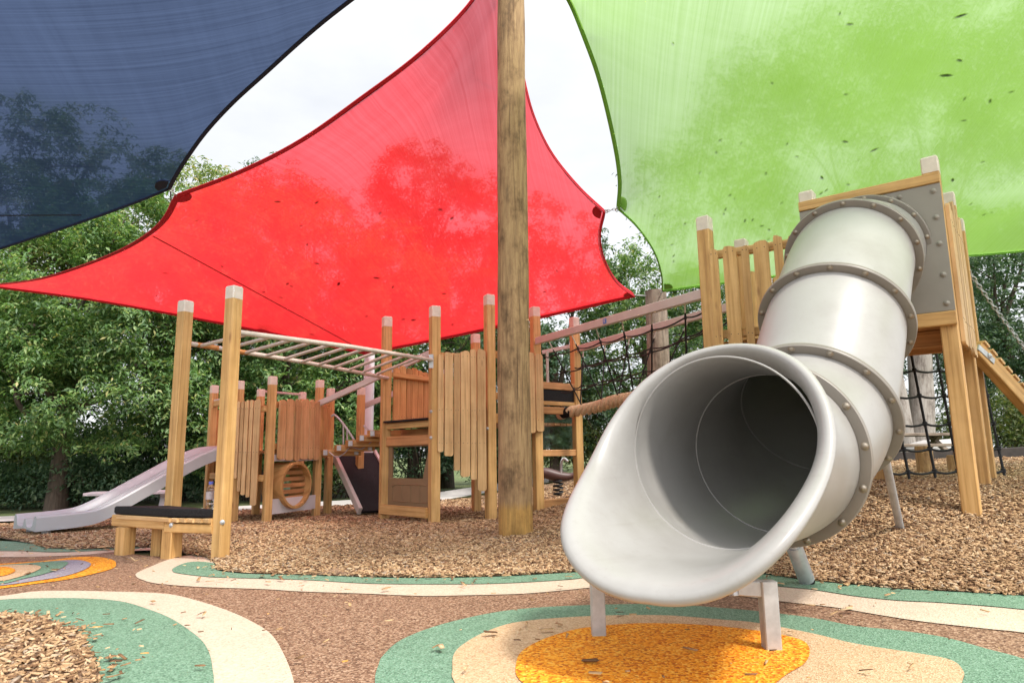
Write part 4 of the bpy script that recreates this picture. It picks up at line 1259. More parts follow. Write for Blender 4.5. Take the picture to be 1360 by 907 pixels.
def slab(q, z0, z1, name, mat, parent, ch=0.012):
    V = []
    n = len(q)
    for s, z in ((0.97, z0), (1.0, z0 + ch), (1.0, z1 - ch), (0.975, z1)):
        V += [(p.x, p.y, z) for p in [ctr + (a - ctr) * s for a in q]]
    F = [tuple(range(n - 1, -1, -1)), tuple(range(3 * n, 4 * n))]
    for l in range(3):
        for i in range(n):
            F.append((l * n + i, l * n + (i + 1) % n, (l + 1) * n + (i + 1) % n, (l + 1) * n + i))
    return MB().add(V, F).build(name, mat, parent)
qm = []
for i in range(4):                                      # rounded corners for the mat
    a, b, c2 = quad[i - 1], quad[i], quad[(i + 1) % 4]
    qm += [b + (a - b).normalized() * 0.035, b + ((a - b).normalized() + (c2 - b).normalized()) * 0.010, b + (c2 - b).normalized() * 0.035]
slab([ctr + (p - ctr) * 1.03 for p in qm], mat_z0, mat_z1, 'mat', M['mat'], bn)
fz = mat_z0 - 0.048
qi = grow(quad, 0.97)
def fb(a, b, z, w, h, mat='wood'): return MB().bar((a.x, a.y, z), (b.x, b.y, z), w, h).build('frame_beam', M[mat], bn)
fb(qi[3], qi[0], fz, 0.045, 0.088)
fb(qi[0], qi[1], fz - 0.03, 0.045, 0.066)
fb(qi[2], qi[3], fz, 0.045, 0.088); fb(qi[1], qi[2], fz, 0.045, 0.088)
mb = MB()
dR = (qi[1] - qi[0]); dL = (qi[3] - qi[0])
for k in range(6):
    a = qi[0] + dR * ((k + 0.5) / 6) - dL.normalized() * 0.03; b = a + dL * 1.0
    mb.bar((a.x, a.y, mat_z0 - 0.02), (b.x, b.y, mat_z0 - 0.02), dR.length / 6 - 0.003, 0.03, 0.003)
mb.build('slat', M['wood_pale'], bn)
lf = qi[0] + dL.normalized() * -0.01
for p, wv in ((b_f, 0.105), (b_l, 0.105)):
    q = Vector((p.x, p.y))
    MB().bar((q.x, q.y, -0.1), (q.x, q.y, fz + (0.03 if p is b_f else -0.046)), wv, wv, up=(0.45, 1, 0)).build('leg', M['wood'], bn)
bb = qi[2]
MB().bar((bb.x, bb.y - 0.08, -0.1), (bb.x, bb.y - 0.08, fz - 0.046), 0.1, 0.1, up=(0.45, 1, 0)).build('leg', M['wood'], bn)
bolt(bn, Vector((b_f.x + 0.022, b_f.y - 0.064, fz - 0.01)), (0.3, -1, 0), 0.016, mat='steel')
bolt(mk, Vector((K1.x + 0.026, K1.y - 0.056, fz + 0.02)), (0.4, -1, 0), 0.014, mat='steel')

bo = P(279, 668, 5.22); bz = mat_z1 + 0.001
bt = thing('water_bottle', 'clear plastic water bottle with a blue cap standing on the black bench mat', 'bottle', (bo.x, bo.y, bz))
c = Vector((bo.x, bo.y, bz))
MB().lathe(c, (0, 0, 1), [(0.001, 0.004), (0.024, 0.0), (0.031, 0.006), (0.032, 0.03), (0.029, 0.045), (0.032, 0.06), (0.032, 0.125), (0.030, 0.13), (0.030, 0.14), (0.024, 0.158), (0.013, 0.172), (0.012, 0.178)], 20).build('bottle_body', M['clear'], bt, True, 60)
MB().lathe(c, (0, 0, 1), [(0.0325, 0.066), (0.0327, 0.07), (0.0327, 0.12), (0.0325, 0.123)], 20).build('paper_band', M['bottlelabel'], bt, True)
MB().lathe(c, (0, 0, 1), [(0.001, 0.174), (0.0165, 0.175), (0.0165, 0.193), (0.0145, 0.196), (0.001, 0.196)], 16).build('cap', M['bottlecap'], bt, True, 40)

# ------------------------------------------------------------------ left tower
lt = thing('play_tower', 'low reddish timber play tower at the back left with a round slatted crawl barrel', 'play tower', (-3.0, 8.6, 0))
def lp(px, py, Y): return xy(px, py, Y)
T1 = lp(358, 600, 8.0); T2 = lp(422, 600, 8.95); T3 = lp(314, 600, 8.05); T4 = lp(280, 600, 8.75); T5 = lp(343, 600, 9.3); T6 = lp(399, 600, 9.9); T7 = lp(437, 600, 9.35)
RL = R(40)
for p, (tx, ty) in ((T1, (358, 500)), (T2, (422, 505)), (T3, (317, 506)), (T4, (280, 512)), (T5, (343, 517)), (T6, (399, 521)), (T7, (437, 516))):
    add_post(lt, p.x, p.y, ztop(tx, ty, p.y), 0.088, RL, 'wood', 0.10)
DL = 0.80
dv3 = [T3, T1, T2, T7, T6, T5, T4]
mb = MB()
uu3 = pdir(T1, T2); ww3 = Vector((-uu3.y, uu3.x)); cen3 = sum(dv3, Vector((0, 0))) / 7
ww3 = ww3 if ww3.dot(cen3 - T1) > 0 else -ww3
for k in range(-6, 16):
    o = T1 + ww3 * (k * 0.11); xs = []
    for i in range(7):
        a, b = dv3[i], dv3[(i + 1) % 7]
        da, db = (a - o).dot(ww3) - 0.05, (b - o).dot(ww3) - 0.05
        if da * db < 0: xs.append(((a + (b - a) * (da / (da - db))) - o).dot(uu3))
    if len(xs) >= 2:
        a_ = o + uu3 * (min(xs) + 0.03) + ww3 * 0.05; b_ = o + uu3 * (max(xs) - 0.03) + ww3 * 0.05
        mb.bar((a_.x, a_.y, DL), (b_.x, b_.y, DL), 0.104, 0.03, 0.004)
mb.build('deck', M['wood_red'], lt)
nl = Vector(((T1 - T3).y, -(T1 - T3).x)).normalized(); nl = nl if nl.y < 0 else -nl
A_, B_ = T3 + nl * 0.05, T1 + nl * 0.05
pickets(lt, A_, B_, px_planks([(311, 315.5, 534, 633), (316, 320.5, 533, 635), (321, 325.7, 533, 652), (326, 332, 532, 657), (332.5, 338, 531, 660), (338.5, 347.5, 530, 671)], A_, B_, 314.0, 358.0, 0), 'wood_pale', toward=(0, 0), rails=(0.8, 1.3))
n12 = Vector(((T2 - T1).y, -(T2 - T1).x)).normalized(); n12 = n12 if n12.dot(-cen3) > 0 else -n12
A_, B_ = T1 + n12 * 0.04, T2 + n12 * 0.04
pickets(lt, A_, B_, px_planks([(363, 371, 531, 610), (372.5, 382, 530, 611), (383.5, 390.5, 531, 611.5), (391.5, 402, 530, 610), (403, 409, 531, 610), (410, 418.5, 533, 611)], A_, B_, 358.0, 422.0, 0), 'wood_pale', toward=(0, 0), rails=(0.85, 1.35))
nb_ = [(0.06 + 0.15 * k, 0.06 + 0.15 * k + 0.14, 0.55, 1.35) for k in range(6)]
pickets(lt, T4, T5, nb_, 'wood', toward=(0, 0), rails=(0.85, 1.3))
pickets(lt, T2 + Vector((0.03, 0.02)), T7, [(0.1, 0.45, 0.72, 1.42), (0.5, 0.9, 0.72, 1.40)], 'wood', toward=(0, 0), rails=())
for a, b, z in ((T4, T3, 1.42), (T3, T1, 1.3), (T1, T2, 0.86), (T1, T2, 1.35), (T2, T7, 1.45), (T4, T5, 0.86), (T3, T1, 0.5), (T4, T3, 0.3), (T4, T3, 0.52), (T4, T5, 0.3)):
    beam(lt, *inset(a, b, 0.05), z, 0.035, 0.075, 'wood', 'rail')
MB().tube([(*T5, 1.63), (*T6, 1.63)], 0.017, 8).build('grab_bar', M['beige'], lt, True)
MB().tube([(*T4, 1.46), (*T3, 1.46)], 0.017, 8).build('grab_bar', M['beige'], lt, True)
# white board with the crawl barrel
bc = P(389, 644, T1.lerp(T2, 0.5).y - 0.05)
axn = Vector((n12.x, n12.y, 0)); axr = Vector((uu3.x, uu3.y, 0))
def board(z0, z1, nm):
    a, b = inset(T1, T2, 0.05)
    MB().plate([Vector((*a, z0)), Vector((*b, z0)), Vector((*b, z1)), Vector((*a, z1))], 0.02, axn).build(nm, M['white'], lt)
board(0.09, 0.26, 'kick_board'); board(0.69, 0.77, 'fascia_board')
br_ = 0.275
ring = MB()
V, F = [], []
n = 48
for q in range(n):
    a = 2 * PI * q / n
    d = axr * math.cos(a) * 1.12 + UPZ * math.sin(a)
    for r, h in ((br_, 0.06), (br_ - 0.03, 0.06), (br_ - 0.03, -0.22), (br_, -0.22)):
        V.append(bc + d * r + axn * h)
for q in range(n):
    j = (q + 1) % n
    for w in range(4):
        F.append((q * 4 + w, j * 4 + w, j * 4 + (w + 1) % 4, q * 4 + (w + 1) % 4))
barrel = ring.add(V, F).build('crawl_barrel', M['wood'], lt, True, 30)
sl = MB()
for k in range(7):
    z = -0.225 + k * 0.075
    hw = math.sqrt(max(0.01, (br_ - 0.03) ** 2 - z * z)) * 1.12
    c = bc + UPZ * z - axn * 0.02
    sl.bar(c - axr * hw, c + axr * hw, 0.02, 0.048, 0.003)
sl.build('barrel_slat', M['wood_red'], barrel)

# slide from the left tower
ls = thing('double_slide', 'pale grey plastic double slide curving down from the low timber tower at the left', 'slide', (-4.4, 7.0, 0))
hd = Vector((0.6, 0.8, 0)).normalized(); pr = Vector((-0.8, 0.6, 0)).normalized()
N0 = P(46, 712, 6.6); N0 = Vector((N0.x, N0.y, 0.045))
LEN = 2.15
W2 = 0.56
prof = [(0, 0.10), (0.40, 0.115), (0.62, 0.165), (1.0, 0.36), (1.45, 0.60), (1.7, 0.71), (1.88, 0.755), (LEN, 0.77)]
cl = crom([Vector((s, 0, z)) for s, z in prof], 8)
V, F = [], []
wv = [(0, -0.07), (0, 0.055), (0.012, 0.072), (0.035, 0.075), (0.06, 0.055), (0.09, -0.02), (0.13, -0.035), (0.21, -0.035), (0.24, -0.02), (0.262, 0.038), (0.298, 0.038), (0.32, -0.02), (0.35, -0.035), (0.43, -0.035), (0.47, -0.02), (0.50, 0.055), (0.525, 0.075), (0.548, 0.072), (0.56, 0.055), (0.56, -0.07), (0.28, -0.05)]
k = len(wv)
for p in cl:
    for w, h in wv:
        V.append(N0 + hd * p.x + pr * w + UPZ * (p.z + h))
for i in range(len(cl) - 1):
    for w in range(k):
        F.append((i * k + w, i * k + (w + 1) % k, (i + 1) * k + (w + 1) % k, (i + 1) * k + w))
F.append(tuple(range(k))); F.append(tuple((len(cl) - 1) * k + w for w in range(k)))
MB().add(V, F).build('slide_bed', M['slide'], ls, True, 35)
for w in (0.08, 0.46):
    c = N0 + hd * 0.12 + pr * w
    MB().bar(c - UPZ * 0.15, c + UPZ * 0.04, 0.06).build('leg', M['slide'], ls)

# ------------------------------------------------------------------ bridge between the left and middle towers
bg = thing('step_bridge', 'sloping step bridge with two metal handrails between the low tower and the middle tower', 'bridge', (-2.0, 8.9, 0.5))
h1a, h1b = P(424, 536, T2.y - 0.06), P(578, 466, 8.35)
h2a, h2b = P(480, 541, 9.6), P(600, 490, 9.5)
MB().bar(h1a, h1b, 0.045, 0.075).build('handrail', M['beige'], bg)
MB().bar(h2a, h2b, 0.045, 0.075).build('handrail', M['beige'], bg)
Q1 = xy(478, 600, 9.45)
add_post(bg, Q1.x, Q1.y, ztop(481, 515, 9.45), 0.088, RL, 'wood', 0.10)
for k, (px, py) in enumerate(((452, 601), (470, 595), (485, 589), (500, 582), (514, 576))):
    c = P(px, py, 9.05 - 0.08 * k)
    d = Vector((0.9, 0.45, 0)).normalized()
    s = MB().bar(c - d * 0.24, c + d * 0.26, 0.13, 0.085).build('step', M['wood'], bg)
    for q in (-0.2, 0.2):
        MB().bar(c + d * q + Vector((0.03, -0.085, -0.03)), c + d * q + Vector((0.03, -0.085, 0.035)), 0.055, 0.01).build('bracket', M['steel'], s)
pts = crom([P(440, 553, 9.0), P(444, 551, 9.0), P(451, 557, 9.0), P(461, 570, 9.0), P(470, 584, 9.0)], 5)
hh = MB().tube(pts, 0.015, 8).build('grab_bar', M['steel'], bg, True)
for (px, y0) in ((456, 564), (461, 570)):
    MB().tube([P(px, y0, 9.0), P(px, 590, 9.0)], 0.012, 8).build('upright', M['steel'], hh, True)
MB().tube(crom([P(483, 565, 9.0), P(489, 571, 9.0), P(494, 578, 9.0)], 4), 0.014, 8).build('grab_bar', M['steel'], bg, True)
ch_ = crom([P(437, 600, 8.85), P(447, 607, 8.85), P(457, 602, 8.85), P(466, 594, 8.85), P(480, 596, 8.85), P(494, 586, 8.85)], 5)
MB().tube(ch_, 0.007, 5).build('safety_cable', M['steel'], bg, True)
rampA = [P(455, 611, 9.55), P(478, 611, 9.55), P(507, 672, 9.0), P(480, 677, 9.4)]
rm = thing('rubber_ramp', 'dark rubber faced ramp dropping to the bark below the step bridge', 'ramp', (-2.1, 9.4, 0))
top_ = P(470, 604, 9.7); bot_ = P(508, 680, 8.9)
acr = Vector((-0.75, -0.5, 0)).normalized()
MB().plate([top_ + acr * 0.28, top_ - acr * 0.28, bot_ - acr * 0.28, bot_ + acr * 0.28], 0.05, (0.5, -0.6, 0.6)).build('ramp_face', M['mat'], rm)
for s in (-0.3, 0.3):
    MB().bar(top_ + acr * s + Vector((0, 0, 0.03)), bot_ + acr * s + Vector((0, 0, 0.03)), 0.05, 0.10).build('side_board', M['beige'], rm)

# ------------------------------------------------------------------ net bridge to the right tower
nbg = thing('net_bridge', 'rope net bridge with two beige beam rails between the middle and right towers', 'net bridge', (1.2, 7.3, 0.2))
r1a, r1b = P(713, 453, M4.y - 0.08), P(939, 389, PC.y - 0.02)
r2a, r2b = P(766, 464, M5.y), P(975, 406, PF_.y)
MB().bar(r1a, r1b, 0.05, 0.085).build('rail', M['beige'], nbg)
MB().bar(r2a, r2b, 0.05, 0.085).build('rail', M['beige'], nbg)
MB().bar(P(720, 468, 9.0), P(762, 459, 8.98), 0.035, 0.05).build('rail', M['beige'], nbg)
st = P(831, 414, lerp(r1a.y, r1b.y, 0.5))
tt = 0.515
c = r1a.lerp(r1b, tt); d = (r1b - r1a).normalized(); nf = Vector((d.y, -d.x, 0)).normalized()
MB().plate([c + d * -0.032 - UPZ * 0.026 + nf * 0.026, c + d * 0.032 - UPZ * 0.026 + nf * 0.026, c + d * 0.032 + UPZ * 0.026 + nf * 0.026, c + d * -0.032 + UPZ * 0.026 + nf * 0.026], 0.0015, nf).build('sticker', M['blue'], nbg)
mk2 = MB()
for k in range(3):
    z = 0.014 - k * 0.012; w = (0.02, 0.012, 0.017)[k]
    mk2.plate([c + d * (-0.02) + UPZ * (z - 0.0035) + nf * 0.028, c + d * (-0.02 + 2 * w) + UPZ * (z - 0.0035) + nf * 0.028, c + d * (-0.02 + 2 * w) + UPZ * (z + 0.0035) + nf * 0.028, c + d * (-0.02) + UPZ * (z + 0.0035) + nf * 0.028], 0.0006, nf)
mk2.build('sticker_print', M['white'], [o for o in COL.objects if o.name == 'sticker'][0])
# heavy walking rope
wa = P(757, 547, 8.75); wb = Vector((1.9, 5.95, 1.45))
core = [wa.lerp(wb, t) - Vector((0, 0, 0.30 * 4 * t * (1 - t) * 0.35)) for t in [i / 60 for i in range(61)]]
wp = [P(757, 547, 8.75), P(790, 541, 8.4), P(815, 533, 8.0), P(840, 529, 7.6), P(870, 525, 7.2), Vector((1.72, 5.9, 1.48))]
core = crom(wp, 14)
wr_ = None
for s in range(3):
    pts = []
    dist = 0
    for i, p in enumerate(core):
        if i: dist += (p - core[i - 1]).length
        t = (core[min(i + 1, len(core) - 1)] - core[max(i - 1, 0)]).normalized()
        x = t.cross(UPZ).normalized(); y = x.cross(t)
        a = dist * 20 + s * 2 * PI / 3
        pts.append(p + x * (0.041 * math.cos(a)) + y * (0.041 * math.sin(a)))
    # finer samples for a tight twist
    o = MB().tube(crom(pts, 3), 0.036, 10).build('rope_strand' if s else 'walking_rope', M['rope'], wr_ if s else nbg, True)
    if not s: wr_ = o
MB().tube([wa.lerp(wp[1], -0.30), wa.lerp(wp[1], 0.10)], 0.068, 16).build('rope_sleeve', M['mat'], wr_, True, 40)
MB().tube([wa.lerp(wp[1], -0.42), wa.lerp(wp[1], -0.29)], 0.078, 16).build('rope_end', M['rope'], wr_, True, 40)
def rail(t, side): return (r1a.lerp(r1b, t) if side == 0 else r2a.lerp(r2b, t))
def low(t):
    k = t * (len(core) - 1); i = min(int(k), len(core) - 2)
    return core[i].lerp(core[i + 1], k - i)
for side in (0, 1):
    ts = [0.09, 0.27, 0.44, 0.60, 0.76, 0.91] if side == 0 else [0.06, 0.24, 0.42, 0.6, 0.78, 0.93]
    for t in ts:
        a, b = rail(t, side), low(min(1, t + 0.02))
        tip = a.lerp(b, 0.16)
        MB().tube([a, a.lerp(b, 0.08), tip], 0.007, 6).build('rope_hanger', M['ropetip'], nbg, True)
        o = MB().tube([tip, a.lerp(b, 0.4), a.lerp(b, 0.7), b], 0.0085, 6).build('net_rope', M['black'], nbg, True)
    for u in ((0.22, 0.46, 0.72) if side == 0 else (0.3, 0.62)):
        row = []
        for i, t in enumerate([-0.02] + ts + [1.0]):
            c = rail(max(0, t), side).lerp(low(max(0, min(1, t + 0.02))), u)
            if i:
                for s in (0.3, 0.5, 0.7): row.append(pc.lerp(c, s) - Vector((0, 0, 0.022 * 4 * s * (1 - s))))
            row.append(c); pc = c
        kn = MB().tube(row, 0.0078, 6)
        for t in ts:
            c = rail(t, side).lerp(low(min(1, t + 0.02)), u)
            kn.lathe(c, (0, 0, 1), [(0.001, -0.022), (0.0125, -0.016), (0.0125, 0.016), (0.001, 0.022)], 7)
        kn.build('net_rope', M['black'], nbg, True)

# ------------------------------------------------------------------ spring rider seen through the tower frame
sr = P(741, 632, 10.6)
sp_ = thing('spring_rider', 'dark red spring rider with curled handles behind the middle tower', 'spring rider', (sr.x, sr.y, gz(sr.x, sr.y)))
zz = gz(sr.x, sr.y)
body = [(sr.x - 0.34, sr.y, sr.z + 0.03), (sr.x - 0.2, sr.y, sr.z + 0.05), (sr.x, sr.y, sr.z), (sr.x + 0.16, sr.y, sr.z - 0.01), (sr.x + 0.3, sr.y - 0.02, sr.z + 0.02)]
MB().tube(crom(body, 5), 0.085, 12, scale=[0.55 + 0.45 * math.sin(PI * min(1, (i + 3) / 20)) for i in range(21)]).build('rider_body', M['rider'], sp_, True)
for s in (-1, 1):
    MB().tube(crom([(sr.x + 0.05, sr.y + 0.03 * s, sr.z + 0.05), (sr.x + 0.06, sr.y + 0.05 * s, sr.z + 0.2), (sr.x + 0.10, sr.y + 0.09 * s, sr.z + 0.26), (sr.x + 0.15, sr.y + 0.1 * s, sr.z + 0.22)], 5), 0.018, 8).build('handle', M['steel'], sp_, True)
coil = [(sr.x + 0.07 * math.cos(a), sr.y + 0.07 * math.sin(a), lerp(zz, sr.z - 0.06, a / (10 * PI))) for a in [i * PI / 8 for i in range(81)]]
MB().tube(coil, 0.014, 6).build('spring', M['black'], sp_, True)

# ------------------------------------------------------------------ round poles
def log_pole(name, base, top, r0, r1, mat, label, seed, n=36, rows=70, nz=0.02, cat='pole', parent=None):
    base, top = Vector(base), Vector(top)
    V, F, U = [], [], []
    for j in range(rows + 1):
        t = j / rows
        c = base.lerp(top, t); r = lerp(r0, r1, t)
        c = c + Vector((noise.noise(Vector((seed, t * 2.2, 0))), noise.noise(Vector((seed, t * 2.2, 5))), 0)) * (r * 0.12)
        for k in range(n):
            a = 2 * PI * k / n
            q = Vector((math.cos(a) * 1.1 + seed, math.sin(a) * 1.1, c.z * 1.8))
            q2 = Vector((math.cos(a) * 5 + seed, math.sin(a) * 5, c.z * 1.2))
            rr = r * (1 + nz * 2.0 * noise.noise(q) + nz * 0.9 * noise.noise(q2))
            V.append(c + Vector((rr * math.cos(a), rr * math.sin(a), 0)))
    ln = (top - base).length
    for j in range(rows):
        for k in range(n):
            k2 = (k + 1) % n
            F.append((j * n + k, j * n + k2, (j + 1) * n + k2, (j + 1) * n + k))
            u0, u1 = ln * j / rows, ln * (j + 1) / rows
            v0, v1 = r0 * 2 * PI * k / n, r0 * 2 * PI * (k + 1) / n
            U.append([(u0, v0), (u0, v1), (u1, v1), (u1, v0)])
    F.append(tuple(rows * n + k for k in range(n))); U.append([(0, 0)] * n)
    o = MB().add(V, F, U).build(name, M[mat], parent, True, 60)
    if parent is None and label: tag(o, label, cat)
    return o
pb = PG(684.5, 713, 0.02); pz = gz(pb.x, pb.y)
PTOP = P(677, -90, pb.y)
log_pole('timber_pole', (pb.x, pb.y, pz - 0.2), (PTOP.x + 0.0, PTOP.y, 5.1), 0.147, 0.128, 'pole', 'tall round weathered timber pole in the foreground holding the shade sails', 3.3)
p2 = P(878, 640, 8.6); t2 = P(871, 387, 8.6)
log_pole('timber_pole', (p2.x, p2.y, 0.0), (t2.x, t2.y, t2.z), 0.150, 0.135, 'pole2', 'shorter grey round timber pole standing behind the net bridge', 8.1)
sp1 = P(489, 560, 11.0); sp1t = P(496, 484, 11.0)
o = MB().tube([(sp1.x, sp1.y, -0.2), (sp1.x, sp1.y, sp1t.z + 0.2)], 0.085, 18).build('sail_post', M['white'], None, True, 40)
tag(o, 'slim pale steel post holding the far corner of the red shade sail', 'post')
# ------------------------------------------------------------------ shade sails
def sail(name, label, pts, corners, mat, hemmat, step=0.22, hw=0.030):
    """pts: closed list of edge points in space; corners: indices of the real corners"""
    n = len(pts)
    cs = sorted(corners)
    bd = []; cidx = []
    for a, b in zip(cs, cs[1:] + [cs[0] + n]):
        seg = [pts[i % n] for i in range(a, b + 1)]
        cidx.append(len(bd))
        bd += crom(seg, 6)[:-1]
    poly = [(p.x, p.y) for p in bd]
    v2, tris, nb = fill(poly, step)
    m = len(v2)
    z = np.zeros(m); z[:nb] = [p.z for p in bd]
    nbrs = [set() for _ in range(m)]
    for f in tris:
        for i in range(3):
            nbrs[f[i]].add(f[(i + 1) % 3]); nbrs[f[(i + 1) % 3]].add(f[i])
    z[nb:] = np.mean(z[:nb])
    ii = [i for i in range(nb, m)]
    maxd = max(len(nbrs[i]) for i in ii)
    idx = np.array([[*nbrs[i]] + [i] * (maxd - len(nbrs[i])) for i in ii])
    cnt = np.array([len(nbrs[i]) for i in ii])
    pad = maxd - cnt
    for _ in range(1500):
        sm = z[idx].sum(1) - pad * z[ii]
        z[ii] = sm / cnt
    root = thing(name, label, 'shade sail', (float(np.mean([p.x for p in bd])), float(np.mean([p.y for p in bd])), float(np.mean(z))))
    V = [(v2[i].x, v2[i].y, float(z[i])) for i in range(m)]
    cloth = npmesh('cloth', V, tris, mat, root, root.location, True)
    hem = MB().sweep(bd, [(-hw, -0.004), (hw, -0.004), (hw, 0.004), (-hw, 0.004)], closed=True)
    hem.tube(bd, 0.010, 6, closed=True)
    hem.build('hem', hemmat, root, True)
    bvh = BVHTree.FromPolygons([Vector(v) for v in V], tris)
    k = len(cidx)
    for q, i in enumerate(cidx):                       # sewn reinforcing patch and ring at each corner
        c = bd[i]; e1 = (bd[(i + 4) % len(bd)] - c).normalized(); e2 = (bd[i - 4] - c).normalized()
        mid = (e1 + e2)
        mid = mid.normalized() if mid.length > 0.15 else Vector((0, 0, 0))
        o = c + mid * 0.03
        nr = e1.cross(e2); nr = nr.normalized() if nr.length > 1e-3 else UPZ
        arc = [o + e1 * 0.0]
        ang = [j / 10 for j in range(11)]
        arc = [o] + [o + (e1 * (1 - t) + e2 * t).normalized() * 0.10 for t in ang] if mid.length else []
        MB().tube([o - mid * 0.03 - mid * 0.016 + (e1 - e2).normalized() * (0.022 * math.cos(2 * PI * j / 12)) + mid * (0.022 * math.sin(2 * PI * j / 12)) for j in range(12)], 0.005, 6, closed=True).build('corner_ring', M['steel'], root, True)
        if arc: MB().plate([p - nr * 0.008 for p in arc], 0.016, nr).build('corner_patch', hemmat, root)
    return root, bvh, bd

def on(bvh, px, py):
    d = ray(px, py).normalized()
    h = bvh.ray_cast(CAM, d, 60)
    return (h[0], h[1]) if h[0] is not None else (None, None)

PY = pb.y
redpts = [P(664, -72, PY), P(628, 0, PY + 0.02), P(560, 70, 5.85), P(480, 131, 5.95), P(400, 187, 6.05), P(320, 228, 6.12), P(236, 260, 6.25),
          P(214, 297, 6.7), P(170, 328, 7.3), P(110, 353, 8.0), P(50, 371, 8.6), P(-14, 379, 9.2),
          P(120, 397, 9.6), P(243, 419, 10.0), P(360, 442, 10.4), P(486, 469, 10.9),
          P(600, 446, 10.2), P(720, 420, 9.3), P(842, 392, 8.4),
          P(820, 375, 8.0), P(803, 345, 7.5), P(797, 312, 7.1), P(803, 281, 6.75),
          P(770, 250, 6.5), P(735, 207, 6.25), P(712, 162, 6.08), P(698, 115, 5.95), P(684, 40, PY)]
red, red_bvh, red_bd = sail('shade_sail', 'red shade sail stretched across the middle with tree shadows on it', redpts, [0, 6, 11, 15, 18, 22], M['sail_red'], M['hem_red'])

tipB = P(225, 251, 6.15)
bluepts = [tipB, P(231, 238, 6.04), P(247, 212, 5.92), P(273, 176, 5.75), P(309, 137, 5.58), P(353, 97, 5.4), P(397, 57, 5.25), P(441, 20, 5.12), P(500, -24, 4.98), P(565, -66, 4.86), Vector((-0.35, 4.75, 4.95)),
           Vector((-0.62, 4.1, 4.8)), Vector((-0.72, 3.4, 4.75)), Vector((-0.7, 2.6, 4.8)),
           Vector((-3.3, 3.1, 4.4)), Vector((-5.9, 3.2, 4.1)), Vector((-8.6, 2.9, 4.0)),
           Vector((-8.4, 4.4, 3.6)), Vector((-8.35, 6, 3.1)), P(-330, 432, 8.0),
           P(-170, 385, 7.6), P(0, 330, 7.0), P(80, 304, 6.65), P(150, 280, 6.4)]
blue, blue_bvh, blue_bd = sail('shade_sail', 'navy blue shade sail overhead at the top left', bluepts, [0, 10, 13, 16, 19], M['sail_blue'], M['hem_blue'], hw=0.018)

tipG = P(821, 277, 6.62)
greenpts = [tipG, P(823, 240, 6.45), P(816, 190, 6.25), P(797, 110, 5.95), P(776, 50, 5.75), P(755, 0, 5.6), Vector((0.36, 5.2, 4.75)), Vector((0.2, 4.7, 4.98)),
            Vector((0.55, 4.1, 4.85)), Vector((0.68, 3.3, 4.8)), Vector((0.7, 2.5, 4.85)),
            Vector((3.4, 3.1, 4.55)), Vector((6.2, 3.1, 4.4)), Vector((8.8, 2.8, 4.3)),
            Vector((8.3, 4.2, 4.0)), Vector((8.2, 5.8, 3.7)), P(1640, 291, 7.6),
            P(1500, 314, 7.75), P(1360, 333, 7.85), P(1240, 343, 7.9), P(1120, 356, 7.95), P(1000, 371, 7.98), P(880, 386, 8.0),
            P(878, 362, 7.7), P(868, 333, 7.3), P(846, 301, 6.95)]
green, green_bvh, green_bd = sail('shade_sail', 'lime green shade sail above the tube slide at the right', greenpts, [0, 7, 10, 13, 16, 22], M['sail_green'], M['hem_green'], hw=0.020)

def seam(root, bvh, pix, mat, dz=-0.006, w=0.011):
    pts = []
    for i in range(40):
        t = i / 39
        h, nr = on(bvh, lerp(pix[0][0], pix[1][0], t), lerp(pix[0][1], pix[1][1], t))
        if h is not None: pts.append(h + Vector((0, 0, dz)))
    if len(pts) > 2: MB().sweep(pts, [(-w, -0.002), (w, -0.002), (w, 0.002), (-w, 0.002)], up=(0, 0, 1)).build('seam', mat, root)
seam(red, red_bvh, ((203, 313), (478, 463)), M['hem_red'])
seam(blue, blue_bvh, ((-60, 286), (108, 285)), M['hem_blue'])

def sail_leaf(bvh, px, py, ln, grp, label, proto):
    h, nr = on(bvh, px, py)
    if h is None: return
    if nr.z < 0: nr = -nr
    o = proto.copy()
    COL.objects.link(o)
    o.location = h + nr * 0.006
    q = nr.to_track_quat('Z', 'Y') @ Matrix.Rotation(random.uniform(0, 2 * PI), 3, 'Z').to_quaternion()
    o.rotation_mode = 'QUATERNION'; o.rotation_quaternion = q
    o.scale = (ln, ln * random.uniform(0.7, 1.3), 1)
    tag(o, label, 'leaf', grp)
    return o
def leaf_proto():
    pts = [(-0.5, 0, 0), (-0.25, 0.13, 0.0), (0.1, 0.16, 0.0), (0.38, 0.07, 0), (0.55, 0, 0), (0.35, -0.08, 0), (0.05, -0.15, 0), (-0.28, -0.1, 0)]
    return MB().plate([Vector(p) for p in pts], 0.004, UPZ).build('dead_leaf', M['deadleaf'])
lpz = leaf_proto()
gl = [(1277, 21, .10), (1129, 32, .06), (1116, 18, .03), (1257, 100, .12), (1275, 80, .06), (894, 58, .03), (1026, 110, .03), (1124, 125, .04), (1344, 122, .05), (1316, 134, .06), (1282, 131, .05), (1281, 160, .05), (1123, 188, .07), (1162, 199, .09), (957, 186, .04), (952, 202, .04), (1046, 191, .04), (985, 190, .02), (1059, 208, .04), (1140, 213, .02), (1018, 230, .05), (930, 229, .03), (1092, 236, .07), (1127, 245, .05), (1306, 215, .04), (1266, 239, .07), (1098, 253, .05), (1091, 257, .05), (1097, 263, .05), (970, 259, .04), (976, 264, .03), (964, 278, .05), (962, 284, .05), (990, 293, .06), (1000, 292, .05), (1012, 300, .05), (1022, 305, .05), (876, 261, .03), (870, 286, .03), (910, 297, .04), (1290, 271, .05), (1308, 285, .05), (1318, 282, .04), (893, 325, .04), (895, 340, .06), (895, 347, .05), (1039, 269, .04), (1245, 340, .03), (1021, 318, .05)]
